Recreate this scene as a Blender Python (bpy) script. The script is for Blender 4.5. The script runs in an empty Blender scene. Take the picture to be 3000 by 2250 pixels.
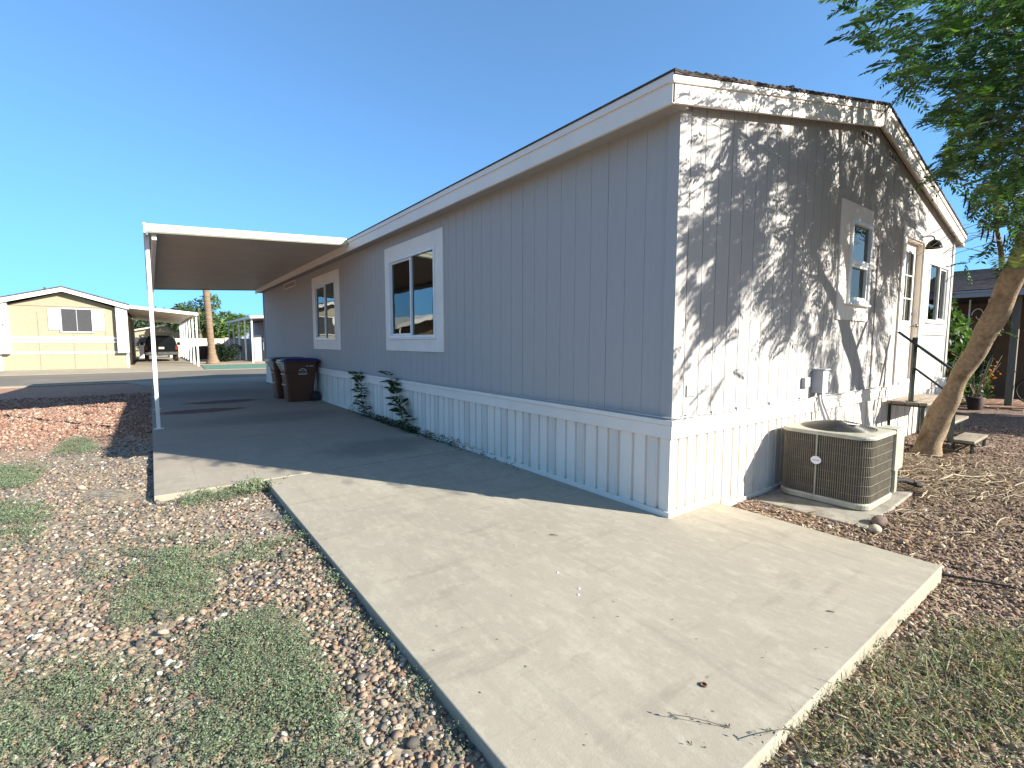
import bpy, math, random
import numpy as np
from mathutils import Vector, Matrix
random.seed(7); rng = np.random.default_rng(7)
PI = math.pi
scene = bpy.context.scene
col = scene.collection

# ------------------------------------------------------------------ helpers
class MB:
    """collects shapes, builds ONE mesh object"""
    def __init__(s): s.v = []; s.f = []; s.sm = []
    def add(s, vs, fs, smooth=False):
        n = len(s.v); s.v += [tuple(p) for p in vs]
        s.f += [tuple(i + n for i in f) for f in fs]; s.sm += [smooth] * len(fs); return s
    def box(s, x0, x1, y0, y1, z0, z1):
        return s.add([(x0,y0,z0),(x1,y0,z0),(x1,y1,z0),(x0,y1,z0),(x0,y0,z1),(x1,y0,z1),(x1,y1,z1),(x0,y1,z1)],
              [(0,3,2,1),(4,5,6,7),(0,1,5,4),(1,2,6,5),(2,3,7,6),(3,0,4,7)])
    def prism(s, poly, axis, a, b, smooth=False):
        """poly: 2-D outline; axis: extrusion axis; a,b limits"""
        def P(p, t):
            return {'x': (t, p[0], p[1]), 'y': (p[0], t, p[1]), 'z': (p[0], p[1], t)}[axis]
        n = len(poly)
        vs = [P(p, a) for p in poly] + [P(p, b) for p in poly]
        fs = [tuple(range(n)), tuple(range(2*n-1, n-1, -1))]
        s.add(vs, fs)
        m = len(s.v) - 2*n
        for i in range(n):
            j = (i+1) % n
            s.f.append((m+i, m+n+i, m+n+j, m+j)); s.sm.append(smooth)
        return s
    def tube(s, pts, r, n=8, cap=True, smooth=True):
        pts = [Vector(p) for p in pts]
        rs = r if isinstance(r, (list, tuple)) else [r]*len(pts)
        base = len(s.v); up = None
        for i, p in enumerate(pts):
            d = (pts[min(i+1, len(pts)-1)] - pts[max(i-1, 0)])
            if d.length < 1e-9: d = Vector((0,0,1))
            d.normalize()
            if up is None:
                up = d.orthogonal().normalized()
            up = (up - d*up.dot(d))
            if up.length < 1e-6: up = d.orthogonal()
            up.normalize(); w = d.cross(up)
            for k in range(n):
                a = 2*PI*k/n
                s.v.append(tuple(p + (up*math.cos(a) + w*math.sin(a))*rs[i]))
        for i in range(len(pts)-1):
            for k in range(n):
                k2 = (k+1) % n
                s.f.append((base+i*n+k, base+i*n+k2, base+(i+1)*n+k2, base+(i+1)*n+k)); s.sm.append(smooth)
        if cap:
            s.f.append(tuple(base+k for k in range(n-1, -1, -1))); s.sm.append(False)
            e = base+(len(pts)-1)*n
            s.f.append(tuple(e+k for k in range(n))); s.sm.append(False)
        return s
    def bar(s, a, b, w, h=None, up=(0,0,1)):
        """square bar between two points"""
        h = h or w; a = Vector(a); b = Vector(b); d = (b-a).normalized(); u = Vector(up)
        sd = d.cross(u)
        if sd.length < 1e-5: sd = d.orthogonal()
        sd.normalize(); u = sd.cross(d)
        vs = []
        for p in (a, b):
            for i, j in ((-1,-1),(1,-1),(1,1),(-1,1)):
                vs.append(p + sd*i*w/2 + u*j*h/2)
        return s.add(vs, [(0,3,2,1),(4,5,6,7),(0,1,5,4),(1,2,6,5),(2,3,7,6),(3,0,4,7)])
    def lathe(s, prof, c=(0,0,0), n=24, smooth=True):
        base = len(s.v)
        for r, z in prof:
            for k in range(n):
                a = 2*PI*k/n; s.v.append((c[0]+r*math.cos(a), c[1]+r*math.sin(a), c[2]+z))
        for i in range(len(prof)-1):
            for k in range(n):
                k2 = (k+1) % n
                s.f.append((base+i*n+k, base+i*n+k2, base+(i+1)*n+k2, base+(i+1)*n+k)); s.sm.append(smooth)
        return s
    def build(s, name, mat, parent=None, bevel=0, loc=None):
        me = bpy.data.meshes.new(name)
        me.from_pydata(s.v, [], s.f); me.update()
        if any(s.sm): me.polygons.foreach_set('use_smooth', s.sm)
        return link(name, me, mat, parent, bevel, loc)

def link(name, me, mat, parent=None, bevel=0, loc=None):
    o = bpy.data.objects.new(name, me); col.objects.link(o)
    me.materials.append(mat)
    if parent is not None:
        o.parent = parent
        if loc is None:                     # mesh is in world coordinates
            off = Vector(parent.location)
            if parent.parent is not None: off = off + parent.parent.location
            t = parent
            o.location = -off if parent.type == 'EMPTY' else (0,0,0)
        else: o.location = loc
    elif loc is not None: o.location = loc
    if bevel:
        b = o.modifiers.new('bevel', 'BEVEL'); b.width = bevel; b.segments = 2; b.limit_method = 'ANGLE'; b.angle_limit = 0.6
    return o

def heavy(name, v, f, mat, colr=None, parent=None, smooth=False):
    v = np.asarray(v, np.float32); f = np.asarray(f, np.int32)
    me = bpy.data.meshes.new(name)
    me.vertices.add(len(v)); me.vertices.foreach_set('co', v.ravel())
    k = f.shape[1]
    me.loops.add(f.size); me.loops.foreach_set('vertex_index', f.ravel())
    me.polygons.add(len(f))
    me.polygons.foreach_set('loop_start', np.arange(len(f), dtype=np.int32)*k)
    me.polygons.foreach_set('loop_total', np.full(len(f), k, np.int32))
    if smooth: me.polygons.foreach_set('use_smooth', np.ones(len(f), bool))
    if colr is not None:
        a = me.color_attributes.new('col', 'FLOAT_COLOR', 'POINT')
        c4 = np.ones((len(v), 4), np.float32); c4[:, :3] = colr
        a.data.foreach_set('color', c4.ravel())
    me.update(calc_edges=True); me.validate()
    return link(name, me, mat, parent)

def thing(name, label, cat, loc=(0,0,0), group=None):
    o = bpy.data.objects.new(name, None); col.objects.link(o); o.location = loc
    o.empty_display_size = 0.2
    return tag(o, label, cat, group)
def tag(o, label, cat, group=None):
    o['label'] = label; o['category'] = cat
    if group: o['group'] = group
    return o
def struct(o, label=None, cat=None):
    o['kind'] = 'structure'
    if label: o['label'] = label; o['category'] = cat
    return o
def stuff(o, label, cat):
    o['kind'] = 'stuff'; o['label'] = label; o['category'] = cat; return o
def dup(o, parent=None):
    c = o.copy(); col.objects.link(c); c.parent = parent
    for ch in list(o.children): dup(ch, c)
    return c

# ------------------------------------------------------------------ materials
def lin(r, g, b):
    f = lambda c: (c/12.92 if c <= .04045 else ((c+.055)/1.055)**2.4)
    return (f(r/255), f(g/255), f(b/255))
def newmat(name):
    m = bpy.data.materials.new(name); m.use_nodes = True
    nt = m.node_tree; b = nt.nodes['Principled BSDF']; return m, nt, b
def N(nt, t, **kw):
    n = nt.nodes.new(t)
    for k, v in kw.items():
        if k.startswith('i_'): n.inputs[k[2:].replace('_', ' ')].default_value = v
        else: setattr(n, k, v)
    return n
def mathn(nt, op, a, b=None, c=None, clamp=False):
    n = nt.nodes.new('ShaderNodeMath'); n.operation = op; n.use_clamp = clamp
    for i, x in enumerate((a, b, c)):
        if x is None: continue
        if isinstance(x, (int, float)): n.inputs[i].default_value = x
        else: nt.links.new(x, n.inputs[i])
    return n.outputs[0]
def mixc(nt, fac, a, b, mode='MIX'):
    n = nt.nodes.new('ShaderNodeMix'); n.data_type = 'RGBA'; n.blend_type = mode
    for s, x in ((n.inputs[0], fac), (n.inputs[6], a), (n.inputs[7], b)):
        if isinstance(x, (int, float)): s.default_value = x
        elif isinstance(x, tuple): s.default_value = (*x, 1)
        else: nt.links.new(x, s)
    return n.outputs[2]
def noise(nt, co, scale, detail=4, rough=.55, stretch=None):
    if stretch:
        mp = nt.nodes.new('ShaderNodeMapping'); mp.inputs['Scale'].default_value = stretch
        nt.links.new(co, mp.inputs['Vector']); co = mp.outputs[0]
    n = nt.nodes.new('ShaderNodeTexNoise'); n.inputs['Scale'].default_value = scale
    n.inputs['Detail'].default_value = detail; n.inputs['Roughness'].default_value = rough
    nt.links.new(co, n.inputs['Vector']); return n.outputs[0]
def ramp(nt, fac, lo, hi):
    n = nt.nodes.new('ShaderNodeMapRange'); n.inputs[1].default_value = lo; n.inputs[2].default_value = hi
    nt.links.new(fac, n.inputs[0]); return n.outputs[0]
def bumpn(nt, h, strength, dist, prev=None):
    n = nt.nodes.new('ShaderNodeBump'); n.inputs['Strength'].default_value = strength; n.inputs['Distance'].default_value = dist
    nt.links.new(h, n.inputs['Height'])
    if prev is not None: nt.links.new(prev, n.inputs['Normal'])
    return n.outputs[0]
def coords(nt):
    return nt.nodes.new('ShaderNodeTexCoord').outputs['Object']

def pmat(name, c1, c2=None, scale=3, rough=.6, bump=0, bscale=60, stretch=None, metal=0, spec=.4, lo=.35, hi=.65, bdist=.01, dirt=None, dscale=1.2, dlo=.5, dhi=.75):
    m, nt, b = newmat(name); co = coords(nt)
    c2 = c2 or tuple(x*.82 for x in c1)
    n1 = ramp(nt, noise(nt, co, scale, 5, .6, stretch), lo, hi)
    c = mixc(nt, n1, c1, c2)
    if dirt:
        dn = ramp(nt, noise(nt, co, dscale, 6, .65), dlo, dhi)
        c = mixc(nt, dn, c, dirt)
    nt.links.new(c, b.inputs['Base Color'])
    b.inputs['Roughness'].default_value = rough; b.inputs['Metallic'].default_value = metal
    b.inputs['Specular IOR Level'].default_value = spec
    if bump:
        nt.links.new(bumpn(nt, noise(nt, co, bscale, 4, .6, stretch), bump, bdist), b.inputs['Normal'])
    return m

def attrmat(name, rough=.7, trans=0, bump=0, bscale=80, spec=.3, vari=.25):
    m, nt, b = newmat(name)
    a = nt.nodes.new('ShaderNodeAttribute'); a.attribute_name = 'col'
    co = coords(nt)
    v = ramp(nt, noise(nt, co, 70, 3), .3, .7)
    c = mixc(nt, mathn(nt, 'MULTIPLY', v, vari), a.outputs['Color'], (.02,.02,.015))
    nt.links.new(c, b.inputs['Base Color']); b.inputs['Roughness'].default_value = rough
    b.inputs['Specular IOR Level'].default_value = spec
    if bump: nt.links.new(bumpn(nt, noise(nt, co, bscale, 3), bump, .004), b.inputs['Normal'])
    if trans:
        t = nt.nodes.new('ShaderNodeBsdfTranslucent'); mx = nt.nodes.new('ShaderNodeMixShader')
        tc = mixc(nt, 1.0, c, (1.15, 1.45, .5), 'MULTIPLY'); nt.links.new(tc, t.inputs['Color'])
        mx.inputs[0].default_value = trans
        nt.links.new(b.outputs[0], mx.inputs[1]); nt.links.new(t.outputs[0], mx.inputs[2])
        nt.links.new(mx.outputs[0], nt.nodes['Material Output'].inputs['Surface'])
    return m

def glassmat(name, tint=(.75,.8,.78), ior=2.1, dark=.5):
    m, nt, b = newmat(name); nt.nodes.remove(b)
    fr = N(nt, 'ShaderNodeFresnel'); fr.inputs['IOR'].default_value = ior
    tr = N(nt, 'ShaderNodeBsdfTransparent'); tr.inputs['Color'].default_value = (*[x*dark for x in tint], 1)
    gl = N(nt, 'ShaderNodeBsdfGlossy'); gl.inputs['Roughness'].default_value = .01; gl.inputs['Color'].default_value = (.95,1,.97,1)
    co = coords(nt)
    nt.links.new(bumpn(nt, noise(nt, co, 2.2, 1), .06, .02), gl.inputs['Normal'])
    mx = N(nt, 'ShaderNodeMixShader')
    nt.links.new(fr.outputs[0], mx.inputs[0]); nt.links.new(tr.outputs[0], mx.inputs[1]); nt.links.new(gl.outputs[0], mx.inputs[2])
    nt.links.new(mx.outputs[0], nt.nodes['Material Output'].inputs['Surface'])
    return m

def siding_mat(name, c, c2):
    m, nt, b = newmat(name); co = coords(nt)
    big = ramp(nt, noise(nt, co, 1.1, 5, .6, (1,1,.6)), .3, .7)
    fine = ramp(nt, noise(nt, co, 26, 4, .6, (1,1,.12)), .3, .7)
    cc = mixc(nt, mathn(nt, 'MULTIPLY', big, .5), c, c2)
    cc = mixc(nt, mathn(nt, 'MULTIPLY', fine, .22), cc, tuple(x*.72 for x in c))
    nt.links.new(cc, b.inputs['Base Color']); b.inputs['Roughness'].default_value = .72
    b.inputs['Specular IOR Level'].default_value = .25
    h = noise(nt, co, 55, 5, .65, (1,1,.18))
    nt.links.new(bumpn(nt, h, .45, .006), b.inputs['Normal'])
    return m

WALLC = (.40, .376, .352)
M = {}
M['siding'] = siding_mat('siding_grey', WALLC, (.37,.348,.328))
M['trim'] = pmat('trim_white', (.76,.69,.61), (.70,.635,.56), 2, .55, .12, 90, dirt=(.5,.47,.42), dscale=3, dlo=.62, dhi=.9)
M['skirt'] = None
M['shingle'] = pmat('shingle_brown', (.085,.062,.048), (.035,.028,.025), 9, .95, .6, 120)
M['shingle_dark'] = pmat('shingle_grey', (.12,.10,.09), (.05,.043,.04), 6, .95, .5, 90)
M['white_metal'] = pmat('white_metal', (.74,.74,.72), (.66,.66,.64), 3, .35, 0, dirt=(.45,.43,.38), dscale=5, dlo=.6, dhi=.9, spec=.5)
M['cream_metal'] = pmat('cream_metal', (.62,.62,.50), (.55,.55,.44), 3, .4, 0, dirt=(.4,.38,.3), dscale=6, dlo=.6, dhi=.9)
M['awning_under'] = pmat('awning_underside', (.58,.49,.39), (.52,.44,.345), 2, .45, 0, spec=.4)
M['vinyl'] = pmat('window_vinyl', (.72,.71,.69), (.66,.65,.63), 4, .35)
M['glass'] = glassmat('window_glass')
M['screen_glass'] = glassmat('screened_glass', ior=1.5, dark=.16)
M['curtain'] = pmat('curtain_cloth', (.22,.21,.19), (.14,.135,.125), 12, .9, stretch=(1,1,.05))
M['curtain_warm'] = pmat('curtain_tan', (.60,.50,.37), (.42,.35,.26), 9, .9, stretch=(1,1,.1))
M['dark'] = pmat('dark_interior', (.02,.02,.02), (.012,.012,.012), 3, .9)
M['ac_metal'] = pmat('ac_beige_metal', (.44,.42,.33), (.35,.335,.26), 4, .45, 0, dirt=(.20,.17,.12), dscale=7, dlo=.55, dhi=.85)
M['coil'] = pmat('coil_fins', (.13,.105,.075), (.075,.058,.042), 60, .5, .5, 160, stretch=(1,1,.03), metal=.3)
M['wire'] = pmat('wire_guard', (.27,.235,.17), (.19,.165,.12), 12, .5)
M['black_metal'] = pmat('black_fan_guard', (.045,.042,.036), (.03,.028,.024), 9, .35, spec=.6)
M['blade'] = pmat('fan_blade', (.3,.29,.26), (.2,.19,.17), 5, .5)
M['white_badge'] = pmat('white_badge', (.8,.78,.78), (.74,.72,.72), 20, .35)
M['concrete_pad'] = pmat('pad_concrete', (.34,.31,.25), (.24,.22,.18), 6, .9, .4, 60, dirt=(.1,.07,.05), dscale=3.5, dlo=.5, dhi=.8)
M['bin_brown'] = pmat('bin_brown_plastic', (.10,.033,.014), (.07,.024,.011), 3, .5, .1, 80, dirt=(.13,.055,.025), dscale=3, dlo=.55, dhi=.9)
M['bin_lid'] = pmat('bin_blue_lid', (.012,.016,.16), (.009,.012,.11), 3, .4)
M['bin_lid_black'] = pmat('bin_black_lid', (.03,.03,.035), (.02,.02,.022), 3, .45)
M['rubber'] = pmat('black_rubber', (.014,.014,.014), (.02,.02,.02), 3, .75)
M['grip'] = pmat('bin_grip_pale', (.62,.57,.47), (.5,.45,.36), 8, .5)
M['decal'] = pmat('white_decal', (.62,.6,.6), (.55,.53,.53), 30, .5)
M['guard'] = pmat('fan_guard_wire', (.085,.08,.065), (.055,.05,.04), 9, .35, spec=.7)
M['lamp_black'] = pmat('lamp_bronze', (.012,.008,.006), (.008,.006,.005), 9, .25, spec=.6)
M['green_metal'] = pmat('dark_green_metal', (.025,.038,.028), (.018,.024,.02), 5, .4, dirt=(.09,.05,.03), dscale=8, dlo=.6, dhi=.9)
M['step_wood'] = pmat('weathered_wood', (.32,.27,.20), (.19,.155,.115), 14, .85, .4, 60, stretch=(.15,1,1))
M['bark'] = pmat('tree_bark', (.34,.245,.15), (.21,.15,.09), 22, .9, .8, 60, lo=.35, hi=.7, bdist=.012, dirt=(.13,.08,.045), dscale=4.5, dlo=.5, dhi=.7)
M['twig'] = pmat('twig_bark', (.20,.17,.12), (.12,.10,.07), 9, .85)
M['pod'] = pmat('seed_pod', (.045,.022,.028), (.03,.015,.018), 9, .6)
M['leaf'] = attrmat('leaf', .5, .33, spec=.35)
M['groundleaf'] = attrmat('ground_leaf', .75, .2)
M['pebble'] = attrmat('pebble', .85, 0, .3, 120, .15, .2)
M['litter'] = attrmat('litter', .85, 0, 0)
M['palm_bark'] = pmat('palm_bark', (.25,.175,.115), (.15,.105,.07), 5, .95, .8, 9, stretch=(.3,.3,3), bdist=.03)
M['yellow'] = pmat('yellow_stucco', (.32,.282,.195), (.29,.258,.175), 5, .85, .2, 50)
M['white_paint'] = pmat('white_paint', (.70,.69,.66), (.66,.65,.62), 2, .6)
M['screen_dark'] = pmat('sun_screen', (.055,.055,.058), (.035,.035,.038), 9, .6, stretch=(1,1,6))
M['brown_soffit'] = pmat('brown_soffit', (.12,.075,.055), (.09,.06,.045), 4, .8)
M['grey_wall'] = pmat('grey_neighbour_wall', (.42,.40,.46), (.36,.34,.40), 4, .8)
M['block'] = None
M['suv_paint'] = pmat('dark_green_car_paint', (.002,.004,.0035), (.003,.005,.0045), 2, .3, spec=.25)
M['chrome'] = pmat('chrome_bumper', (.3,.3,.3), (.18,.18,.19), 9, .25, metal=.9)
M['car_glass'] = pmat('car_glass', (.004,.005,.006), (.003,.004,.005), 3, .12, spec=.35)
M['tail'] = pmat('tail_light', (.22,.02,.015), (.16,.015,.012), 6, .25)
M['plate'] = pmat('plate', (.55,.5,.42), (.5,.45,.38), 20, .4)
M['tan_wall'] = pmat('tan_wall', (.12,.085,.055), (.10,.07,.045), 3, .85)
M['grey_fascia'] = pmat('grey_fascia', (.30,.31,.33), (.25,.26,.28), 4, .55)
M['cable'] = pmat('black_cable', (.025,.024,.024), (.04,.04,.038), 12, .6)
M['pvc'] = pmat('grey_box_paint', (.40,.40,.41), (.34,.34,.35), 7, .55)
M['rock'] = pmat('pale_rock', (.42,.36,.27), (.3,.25,.19), 14, .85, .6, 30)
M['rock_red'] = pmat('brown_rock', (.19,.125,.095), (.12,.08,.065), 14, .85, .6, 30)
M['post_wood'] = pmat('grey_post', (.21,.19,.15), (.13,.12,.095), 8, .8, .2, 40, stretch=(1,1,.1))
M['bike'] = pmat('bike_grey_paint', (.18,.18,.16), (.15,.15,.14), 6, .35)
M['terracotta'] = pmat('dark_pot', (.06,.03,.022), (.04,.02,.016), 6, .7)

def concrete_mat():
    m, nt, b = newmat('driveway_concrete'); co = coords(nt)
    base = mixc(nt, ramp(nt, noise(nt, co, .55, 6, .62), .35, .68), (.37,.33,.255), (.31,.277,.218))
    base = mixc(nt, mathn(nt, 'MULTIPLY', ramp(nt, noise(nt, co, 2.6, 8, .72, (1,.55,1)), .50, .70), .5), base, (.50,.455,.345))
    base = mixc(nt, mathn(nt, 'MULTIPLY', ramp(nt, noise(nt, co, 3.1, 6, .7, (.35,1.6,1)), .54, .70), .55), base, (.22,.19,.145))
    base = mixc(nt, mathn(nt, 'MULTIPLY', ramp(nt, noise(nt, co, 55, 5, .7), .3, .7), .22), base, (.22,.19,.14))
    base = mixc(nt, mathn(nt, 'MULTIPLY', ramp(nt, noise(nt, co, 11, 8, .78, (1.5,.6,1)), .50, .66), .35), base, (.50,.46,.35))
    base = mixc(nt, mathn(nt, 'MULTIPLY', ramp(nt, noise(nt, co, 14, 7, .75), .56, .72), .30), base, (.24,.21,.16))
    # tyre-like rubbed streaks
    base = mixc(nt, mathn(nt, 'MULTIPLY', ramp(nt, noise(nt, co, 5.0, 4, .5, (1.6,.10,1)), .60, .72), .28), base, (.20,.18,.15))
    # carport slab coloured darker and warmer against its blue shade, and rusty puddle marks
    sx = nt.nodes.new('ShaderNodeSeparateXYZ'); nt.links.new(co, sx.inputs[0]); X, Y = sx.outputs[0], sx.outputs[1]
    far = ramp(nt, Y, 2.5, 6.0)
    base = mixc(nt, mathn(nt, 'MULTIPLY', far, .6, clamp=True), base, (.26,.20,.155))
    def blob(cx, cy, rx, ry, lo, hi):
        dx = mathn(nt, 'DIVIDE', mathn(nt, 'SUBTRACT', X, cx), rx); dy = mathn(nt, 'DIVIDE', mathn(nt, 'SUBTRACT', Y, cy), ry)
        d = mathn(nt, 'SQRT', mathn(nt, 'ADD', mathn(nt, 'MULTIPLY', dx, dx), mathn(nt, 'MULTIPLY', dy, dy)))
        d = mathn(nt, 'ADD', d, mathn(nt, 'MULTIPLY', noise(nt, co, 3.5, 5, .7), .9))
        return ramp(nt, d, hi, lo)
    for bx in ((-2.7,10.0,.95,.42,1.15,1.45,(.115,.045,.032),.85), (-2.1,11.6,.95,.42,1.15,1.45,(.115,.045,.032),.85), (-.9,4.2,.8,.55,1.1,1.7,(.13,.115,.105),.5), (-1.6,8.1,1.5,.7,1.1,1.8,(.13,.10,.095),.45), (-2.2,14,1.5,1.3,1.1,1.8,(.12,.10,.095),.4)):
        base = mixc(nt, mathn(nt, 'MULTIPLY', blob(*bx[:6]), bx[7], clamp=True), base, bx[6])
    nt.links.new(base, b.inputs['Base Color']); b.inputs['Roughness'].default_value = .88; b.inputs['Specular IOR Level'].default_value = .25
    h = bumpn(nt, noise(nt, co, 130, 4, .7), .35, .003)
    h = bumpn(nt, noise(nt, co, 4, 5, .6), .25, .012, h)
    nt.links.new(h, b.inputs['Normal']); return m
M['concrete'] = concrete_mat()
M['concrete_far'] = pmat('far_concrete', (.30,.26,.19), (.25,.215,.16), 1.3, .9, .1, 30, dirt=(.25,.22,.18), dscale=.7, dlo=.5, dhi=.8)
M['asphalt'] = pmat('asphalt', (.165,.14,.108), (.14,.12,.095), .8, .9, .3, 60, dirt=(.20,.18,.15), dscale=.5, stretch=(.15,1,1))
M['turf'] = pmat('green_turf', (.10,.20,.145), (.07,.15,.11), 6, .95, .6, 60)
M['paver'] = pmat('red_paver', (.30,.17,.10), (.22,.125,.08), 8, .85, .3, 40)

def skirt_mat():
    m, nt, b = newmat('skirting_white'); co = coords(nt)
    sx = nt.nodes.new('ShaderNodeSeparateXYZ'); nt.links.new(co, sx.inputs[0])
    u = mathn(nt, 'ADD', sx.outputs[0], sx.outputs[1])
    c = mixc(nt, ramp(nt, noise(nt, co, 2, 5), .3, .7), (.76,.695,.615), (.68,.62,.55))
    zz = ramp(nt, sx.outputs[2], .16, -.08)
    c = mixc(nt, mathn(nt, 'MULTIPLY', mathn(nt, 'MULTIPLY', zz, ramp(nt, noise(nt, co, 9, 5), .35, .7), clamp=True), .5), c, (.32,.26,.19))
    nt.links.new(c, b.inputs['Base Color']); b.inputs['Roughness'].default_value = .5
    return m
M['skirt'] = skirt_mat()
def vent_mat():   # perforated louvre strip: rows of slanted dark slots
    m, nt, b = newmat('skirting_vent'); co = coords(nt)
    sx = nt.nodes.new('ShaderNodeSeparateXYZ'); nt.links.new(co, sx.inputs[0])
    u = mathn(nt, 'ADD', sx.outputs[0], mathn(nt, 'MULTIPLY', sx.outputs[1], -1))
    s = mathn(nt, 'ADD', mathn(nt, 'MULTIPLY', sx.outputs[2], 48), mathn(nt, 'MULTIPLY', u, 30))
    fr = mathn(nt, 'FRACT', s); k = mathn(nt, 'LESS_THAN', fr, .36)
    c = mixc(nt, k, (.70,.65,.585), (.50,.46,.415))
    nt.links.new(c, b.inputs['Base Color']); b.inputs['Roughness'].default_value = .5
    nt.links.new(bumpn(nt, fr, .12, .003), b.inputs['Normal']); return m
M['skirt_vent'] = vent_mat()
def block_mat():
    m, nt, b = newmat('block_wall'); co = coords(nt)
    mp = nt.nodes.new('ShaderNodeMapping'); mp.inputs['Rotation'].default_value = (PI/2, 0, 0); nt.links.new(co, mp.inputs[0])
    br = nt.nodes.new('ShaderNodeTexBrick'); nt.links.new(mp.outputs[0], br.inputs['Vector'])
    br.inputs['Color1'].default_value = (.58,.53,.42,1); br.inputs['Color2'].default_value = (.50,.45,.35,1); br.inputs['Mortar'].default_value = (.34,.30,.24,1)
    br.inputs['Scale'].default_value = 1; br.inputs['Brick Width'].default_value = .42; br.inputs['Row Height'].default_value = .21; br.inputs['Mortar Size'].default_value = .015
    nt.links.new(br.outputs[0], b.inputs['Base Color']); b.inputs['Roughness'].default_value = .9; return m
M['block'] = block_mat()
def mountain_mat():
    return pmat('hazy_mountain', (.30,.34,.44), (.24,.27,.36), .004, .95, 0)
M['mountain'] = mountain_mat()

def ground_mat():
    m, nt, b = newmat('gravel_ground'); co = coords(nt)
    sx = nt.nodes.new('ShaderNodeSeparateXYZ'); nt.links.new(co, sx.inputs[0]); X, Y = sx.outputs[0], sx.outputs[1]
    vo = nt.nodes.new('ShaderNodeTexVoronoi'); vo.inputs['Scale'].default_value = 34; nt.links.new(co, vo.inputs['Vector'])
    bw = nt.nodes.new('ShaderNodeSeparateColor'); nt.links.new(vo.outputs['Color'], bw.inputs[0]); r = bw.outputs[0]; g = bw.outputs[1]
    tan = mixc(nt, ramp(nt, r, .1, .9), (.17,.14,.105), (.36,.30,.225))
    tan = mixc(nt, mathn(nt, 'GREATER_THAN', g, .74), tan, (.14,.13,.125))
    red = mixc(nt, ramp(nt, r, .1, .9), (.26,.13,.085), (.50,.30,.205))
    brown = mixc(nt, ramp(nt, r, .1, .9), (.10,.065,.05), (.27,.19,.15))
    sand = mixc(nt, ramp(nt, noise(nt, co, 40, 4), .3, .7), (.34,.26,.165), (.27,.205,.135))
    c = mixc(nt, mathn(nt, 'MULTIPLY', ramp(nt, noise(nt, co, 1.3, 5), .45, .62), .55), tan, sand)
    wob = mathn(nt, 'MULTIPLY', noise(nt, co, .9, 4), 3.0)
    rz = mathn(nt, 'MULTIPLY', ramp(nt, mathn(nt, 'ADD', Y, wob), 7.6, 9.6), mathn(nt, 'LESS_THAN', X, 0.5))
    rz = mathn(nt, 'MULTIPLY', rz, mathn(nt, 'LESS_THAN', Y, 24))
    c = mixc(nt, rz, c, red)
    c = mixc(nt, ramp(nt, X, -.6, .2), c, mixc(nt, mathn(nt, 'LESS_THAN', Y, 3), (.36,.30,.22), brown))
    c = mixc(nt, mathn(nt, 'GREATER_THAN', Y, 24), c, mixc(nt, ramp(nt, noise(nt, co, .4, 5), .4, .6), (.40,.32,.23), (.32,.25,.18)))
    nt.links.new(c, b.inputs['Base Color']); b.inputs['Roughness'].default_value = .95; b.inputs['Specular IOR Level'].default_value = .15
    nt.links.new(bumpn(nt, mathn(nt, 'SUBTRACT', 1, vo.outputs['Distance']), .45, .01), b.inputs['Normal']); return m
M['ground'] = ground_mat()

# ------------------------------------------------------------------ ground
def gz(x, y):
    x = np.asarray(x, float); y = np.asarray(y, float)
    t = np.clip((x + 2.4)/2.4, 0, 1); t = t*t*(3-2*t)
    near = -.062*(1-t) - .105*t
    t2 = np.clip((x-3.5)/2.0, 0, 1)
    near = near + t2*.05
    f = np.clip((y-12)/6, 0, 1)
    near = near*(1-f) + (-.05)*f
    dip = np.clip((y-18.0)/4.6, 0, 1)*np.clip((33.8-y)/2.1, 0, 1)
    near = near - .15*dip
    n = .006*np.sin(x*2.1+y*1.3)+.005*np.sin(x*5.3-y*4.1+1)+.003*np.sin(x*11+y*13)
    return near + n*(1-f)
def axisgrid(lo, hi, step, far, ratio=1.25):
    a = list(np.arange(lo, hi+1e-6, step)); s = step
    while a[-1] < far: s *= ratio; a.append(a[-1]+s)
    s = step
    while a[0] > -far: s *= ratio; a.insert(0, a[0]-s)
    return np.array(a)
gx = axisgrid(-8, 10, .12, 1500); gy = np.concatenate([-5-np.cumsum(.12*1.25**np.arange(1,36))[::-1], np.arange(-5, 14.01, .12), np.arange(14.3, 40, .35), 40*1.12**np.arange(0, 34)])
GX, GY = np.meshgrid(gx, gy); GZ = gz(GX, GY)
V = np.stack([GX.ravel(), GY.ravel(), GZ.ravel()], 1)
nx, ny = len(gx), len(gy)
I = (np.arange(ny-1)[:, None]*nx + np.arange(nx-1)[None]).ravel()
ground = heavy('ground', V, np.stack([I, I+1, I+1+nx, I+nx], 1), M['ground'], smooth=True)
struct(ground)

# concrete driveway: separate pours, 9 mm joints, one mesh
d = MB(); J = .012; XL, XN, XR, YF = -3.55, -2.57, .71, -1.66
d.prism([(XN,YF),(XR,YF),(XR,-.01),(-.02,-.01),(-.02,3.32-J),(XN,3.32-J)], 'z', -.16, 0)
yy = [3.32, 6.15, 10.9, 14.2, 18.2]
for a, b_ in zip(yy[:-1], yy[1:]):
    d.box(XL, -.03, a+J, b_-J, -.16, 0)
d.add([(XL,18.2+J,0),(-.03,18.2+J,0),(1.2,22.72,-.148),(-4.4,22.73,-.148),(XL,18.2+J,-.2),(-.03,18.2+J,-.2),(1.2,22.72,-.3),(-4.4,22.73,-.3)], [(0,1,2,3),(4,7,6,5),(0,4,5,1),(1,5,6,2),(2,6,7,3),(3,7,4,0)])
dw = d.build('driveway', M['concrete'], bevel=.006); struct(dw)
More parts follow.
